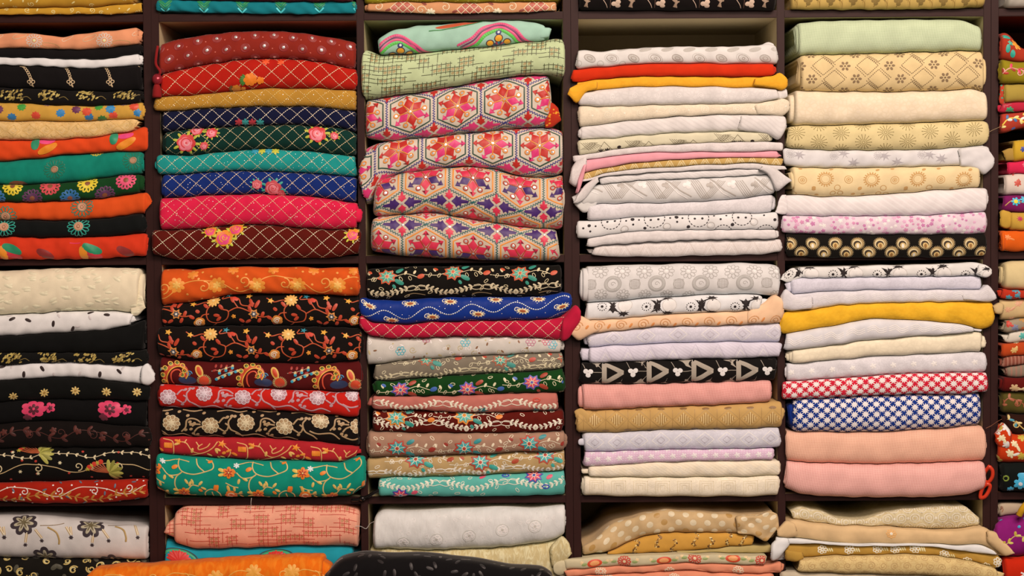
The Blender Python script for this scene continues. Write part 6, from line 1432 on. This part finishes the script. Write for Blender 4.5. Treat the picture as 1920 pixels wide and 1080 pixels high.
stack(6, 2, [
    [(1880, 494), (1895, 489), (2240, 487)], [(1876, 540), (1895, 543), (2240, 542)], [(1872, 560), (2240, 559)], [(1872, 600), (1890, 599), (1920, 595), (2240, 592)], [(1880, 623), (1920, 616), (2240, 614)], [(1874, 644), (1920, 640), (2240, 640)], [(1876, 669), (1920, 664), (2240, 662)],
    [(1877, 690), (1900, 684), (1920, 680), (2240, 680)], [(1880, 706), (2240, 704)], [(1876, 733), (2240, 733)], [(1876, 772), (1900, 776), (2240, 772)], [(1872, 790), (1885, 808), (1900, 813), (2240, 812)], [(1873, 867), (1900, 866), (2240, 866)], [(1873, 920), (2240, 922)]], [
    (1880, R1, fab('d9bc88'), 'plain cream fabric at the top of the lower narrow strip', dict(wr=.8)),
    (1874, R1, fab('b4301c'), 'red floral fabric under the plain cream one in the narrow strip', dict(pat=fl(('e0682a', '3a8a9a', '7a1a14'), 30, 14, 6))),
    (1871, R1, fab('d0ab78'), 'beige fabric with faint red flowers', dict(pat=fl(('d89a72', 'c8906a'), 26, 20, 8), tabs=[(1859, 1875, [(1859, 572), (1868, 565), (1875, 568)], [(1859, 586), (1868, 590), (1875, 588)], dict(dy=-3, pat=False))], ends=[])),
    (1880, R1, fab('a08a70'), 'grey fabric with orange blossoms', dict(pat=fl(('d0601f', 'c83a2a', 'b8803a', '7a7a90'), 34, 14, 8))),
    (1886, R1, fab('d8c6b2'), 'off-white fabric with teal motifs', dict(pat=fl(('4aa89a', '8ab8a8'), 12, 30, 7), ends=[('L', 7, .7, 5)])),
    (1874, R1, fab('b8431a'), 'burnt orange fabric with cream leaf sprays', dict(pat=fl(('e8c89a', 'd8a860'), 20, 20, 7))),
    (1877, R1, fab('8a4a3a', 'ribs', 'b8806a', 7, .6), 'brownish pink fabric with thin stripes', {}),
    (1884, R1, fab('8a7460', 'ribs', 'b06a5a', 9, .5), 'greyish fabric with muted pink stripes', {}),
    (1876, R1, fab('5e100c'), 'dark red fabric with cream flowers in the narrow strip', dict(pat=fl(('e3c495', 'c9a070'), 26, 18, 9))),
    (1876, R1, fab('54481c'), 'olive brown fabric with rust branches', dict(pat=vn('9a4a2a', ('a85a3a',), 60, 10))),
    (1884, R1, fab('2c120a'), 'dark brown fabric with gold curling vine', dict(pat=vn('d8b060', ('d8b878', '3a8a9a'), 50, 8))),
    (1866, R1, fab('cc3a10'), 'thick orange-red fabric with white and gold sprigs bulging past its board', dict(pat=fl(('f0d8a8', 'c8a83a', 'e8e0d0'), 40, 18, 9), tabs=[(1862, 1888, [(1862, 812), (1876, 784), (1888, 806)], [(1862, 826), (1874, 844), (1888, 836)], dict(dy=-4))], ends=[])),
    (1874, R1, fab('0d1210'), 'black fabric with sky blue flowers on the shelf board', dict(pat=lambda P: ([P.lay('blue_flowers')] + [P.flower(P.at(x, y), r, 6, T('3aa8cc'), 1, .6) for x, y, r in ((1907, 904, 13), (1890, 915, 7), (1945, 900, 13))] + [P.dot(P.at(1907, 904), 4, T('d8d0e0'), 5)] + [P.leaf(P.at(1902, 886), -.9 + k * .3, 24, 7, T('3aa8cc'), 1) for k in range(4)] + [P.ring(P.at(1880, 894), 5, 3, T('7a8a2a'))]), ends=[]))], G)
G = 'fabrics at the foot of the shelving'
def p_letter(P):
    P.lay('white_strokes'); m = T('f0e4d8')
    for u in (1915, 1950, 1990): [P.line((u - 9 * math.cos(a), -9 * math.sin(a)), (u + 9 * math.cos(a), 9 * math.sin(a)), 3, m) for a in (.5, 1.6, 2.7)]
stack(6, 3, [[(1872, 945), (2240, 940)], [(1860, 985), (1880, 968), (1920, 964), (2240, 960)], [(1868, 1030), (1885, 1043), (1920, 1040), (2240, 1040)], 1103], [
    (1876, R1, fab('bca084'), 'beige fabric with brown flower marks behind the gold strap', dict(pat=fl(('8a5a40', 'a87a5a'), 20, 18, 5), yf=6)),
    (1861, R1, fab('8a1a6a'), 'magenta purple fabric with gold leaf vine and turquoise dots', dict(pat=lambda P: (vine(P, 60, 1890, -4, 9, 'c8a850', 1.8, ('c8a83a', 'd8c060'), 10, 5, 14), P.lay('turquoise_dots'), scat(P, lambda p: P.dot(p, 3, T('2a9ac0'), 1), 40, 15)), yf=-24, wr=2, ends=[('L', 3, .7, 5)])),
    (1878, R1, fab('c8260c'), 'bright red fabric with white stroke embroidery on the ledge', dict(pat=p_letter, yf=-26, ends=[]))], G)

# ------------------------------------------------------------------ small things on the shelves
def lathe(name, prof, mat, loc, parent, n=20, ax='z', sq=(1, 1)):
    p = np.array(prof, float); th = np.linspace(0, 2 * PI, n, endpoint=False)
    V = np.stack([p[:, None, 0] * np.cos(th) * sq[0], p[:, None, 0] * np.sin(th) * sq[1], np.repeat(p[:, 1:2], n, 1)], -1)
    N = len(p); idx = np.arange(N * n).reshape(N, n); nx = np.roll(idx, -1, 1)
    o = mesh_obj(name, V.reshape(-1, 3) * .001, [np.stack([idx[:-1], nx[:-1], nx[1:], idx[1:]], -1).reshape(-1, 4), idx[:1, ::-1], idx[-1:]], [mat], parent=parent)
    o.location = loc; return o
def tube(name, pts, r, mat, parent, n=10, closed=False):
    """round cord through points given in metres"""
    P = np.array(pts, float)
    q = Pat.sm(None, list(P) + ([P[0]] if closed else []), 8); m = len(q)
    if closed: q = q[:-1]; m -= 1
    d = (np.roll(q, -1, 0) - np.roll(q, 1, 0)) if closed else np.gradient(q, axis=0)
    d /= np.linalg.norm(d, axis=1)[:, None] + 1e-12
    up = np.array([0, 1.0, .001]); a = np.cross(d, up); a /= np.linalg.norm(a, axis=1)[:, None] + 1e-9; b = np.cross(d, a)
    th = np.linspace(0, 2 * PI, n, endpoint=False)
    V = q[:, None] + r * (a[:, None] * np.cos(th)[None, :, None] + b[:, None] * np.sin(th)[None, :, None])
    idx = np.arange(m * n).reshape(m, n); nx = np.roll(idx, -1, 1); F = [np.stack([idx[:-1], nx[:-1], nx[1:], idx[1:]], -1).reshape(-1, 4)]
    if closed: F.append(np.stack([idx[-1], nx[-1], nx[0], idx[0]], -1))
    else: F += [idx[:1, ::-1], idx[-1:]]
    return mesh_obj(name, V.reshape(-1, 3), F, [mat], parent=parent)
def px(x, y, Y): X, Z = unproj(x, y); return (float(X), Y, float(Z))

tas = bpy.data.objects.new('tassel', None); col.objects.link(tas)
tag(tas, 'dark red bead tassel hanging by a cord beside the scarlet lattice fabric', 'tassel')
red, gl = fab('8a1c1c'), thr('b0303a', 'sequin')
bx_, _, bz = px(298, 150, 0); YB = -.017
tube('cord', [px(299, 88, YB), px(297, 104, YB - .004), px(296, 122, YB - .003), px(304, 136, YB - .004), px(299, 146, YB)], .0026, red, tas)
lathe('bead', [(0.5, 10.5), (4, 10), (7.5, 7.2), (9.8, 3), (10.2, 0), (9.6, -4), (7, -8), (4, -10), (.5, -10.5)], gl, (bx_, YB, bz), tas)
lathe('skirt', [(3.5, 0), (6, -4), (8, -12), (9, -22), (8.6, -26), (2, -25)], red, (bx_ - .001, YB, bz - .008), tas)

sc = bpy.data.objects.new('scissors', None); col.objects.link(sc)
tag(sc, 'scissors with orange-red plastic handles tucked beside the thick pink fabric', 'scissors')
orp = bpy.data.materials.new('orange_plastic'); _g = NT(orp); _g.b.inputs['Base Color'].default_value = alb('d2381c'); _g.b.inputs['Roughness'].default_value = .35
_nz = _g.n('ShaderNodeTexNoise', {'Scale': 60.0}).outputs[0]; _g.link(_g.n('ShaderNodeBump', {'Strength': .05, 'Distance': .001, 'Height': _nz}).outputs[0], _g.b.inputs['Normal'])
ste = thr('b8b4ae', 'metal')
tube('handle', [px(1850, 872, -.020), px(1856, 880, -.020), px(1856, 892, -.018), px(1850, 902, -.014), px(1844, 900, -.010), px(1843, 886, -.012)], .0036, orp, sc, closed=True)
tube('handle', [px(1846, 904, -.022), px(1851, 908, -.022), px(1849, 918, -.020), px(1842, 929, -.018), px(1835, 930, -.014), px(1838, 914, -.016)], .0036, orp, sc, closed=True)
def blade(x0, y0, x1, y1):
    a, b = np.array(px(x0, y0, -.008)), np.array(px(x1, y1, .002)); d = (b - a); pr = np.array([-d[2], 0, d[0]]); pr = pr / np.linalg.norm(pr) * .0035; t = np.array([0, .0012, 0])
    V = [a + pr, a - pr, b - pr * .2, b + pr * .2]; V = np.array(V + [v + t for v in V])
    mesh_obj('blade', V, [np.array([[0, 1, 2, 3], [7, 6, 5, 4], [0, 4, 5, 1], [1, 5, 6, 2], [2, 6, 7, 3], [3, 7, 4, 0]])], [ste], parent=sc, smooth=False)
blade(1845, 903, 1839, 934); blade(1844, 904, 1836, 868)
_p = px(1845, 904, -.010); lathe('pivot_screw', [(.3, 0), (3, .2), (3, 2), (.3, 2.4)], ste, _p, sc, 12)

clip = bpy.data.objects.new('cord_clip', None); col.objects.link(clip)
tag(clip, 'small glossy black clip with a short cord on the board edge beside the aqua fabric', 'clip')
blk = bpy.data.materials.new('black_plastic'); _g = NT(blk); _g.b.inputs['Base Color'].default_value = (.006, .005, .005, 1); _g.b.inputs['Roughness'].default_value = .25
_nz = _g.n('ShaderNodeTexNoise', {'Scale': 80.0}).outputs[0]; _g.link(_g.n('ShaderNodeBump', {'Strength': .06, 'Distance': .001, 'Height': _nz}).outputs[0], _g.b.inputs['Normal'])
_p = px(680, 934, -.006); lathe('clip_knob', [(.5, 5), (4, 4.6), (6, 2), (6.2, -1), (4.5, -4), (.5, -5)], blk, _p, clip)
tube('cord', [px(660, 938, -.002), px(672, 936, -.005), px(690, 930, -.008), px(702, 922, -.011), px(716, 916, -.012)], .0034, blk, clip)

def strand(label, pts, c, r=.0005):
    o = tube('loose_thread', pts, r, thr(c), None, 6); tag(o, label, 'thread', 'loose threads')
strand('fine white loose thread hanging over the board edge above the salmon grid roll', [px(476, 929, -.034), px(475, 937, -.034), px(474.5, 946, -.030), px(474, 952, -.034)], 'd8c8b8')
strand('fine white loose thread curling off the end of the salmon grid roll', [px(668, 983, -.022), px(678, 985, -.014), px(687, 990, -.008), px(694, 981, -.008), px(702, 976, -.014)], 'c8bcb0')
strand('tan loose thread crossing the board edge near the red scroll fabric', [px(1843, 254, -.014), px(1850, 250, -.008), px(1858, 245, -.008), px(1873, 238, -.014)], 'a08058')
strand('brown loose thread from the orange-red bulging fabric across the board edge', [px(1846, 802, -.010), px(1856, 798, -.007), px(1866, 790, -.012), px(1874, 784, -.018)], '8a4a28')
strap = tube('gold_strap', [px(1903, 962, -.030), px(1908, 950, -.034), px(1915, 942, -.032), px(1924, 936, -.026), px(1932, 934, -.018)], .006, fab('c8901c', 'twill', 'e8b83a', 4, .5), None, 12)
tag(strap, 'shiny gold twisted strap lying over the magenta purple fabric', 'strap')
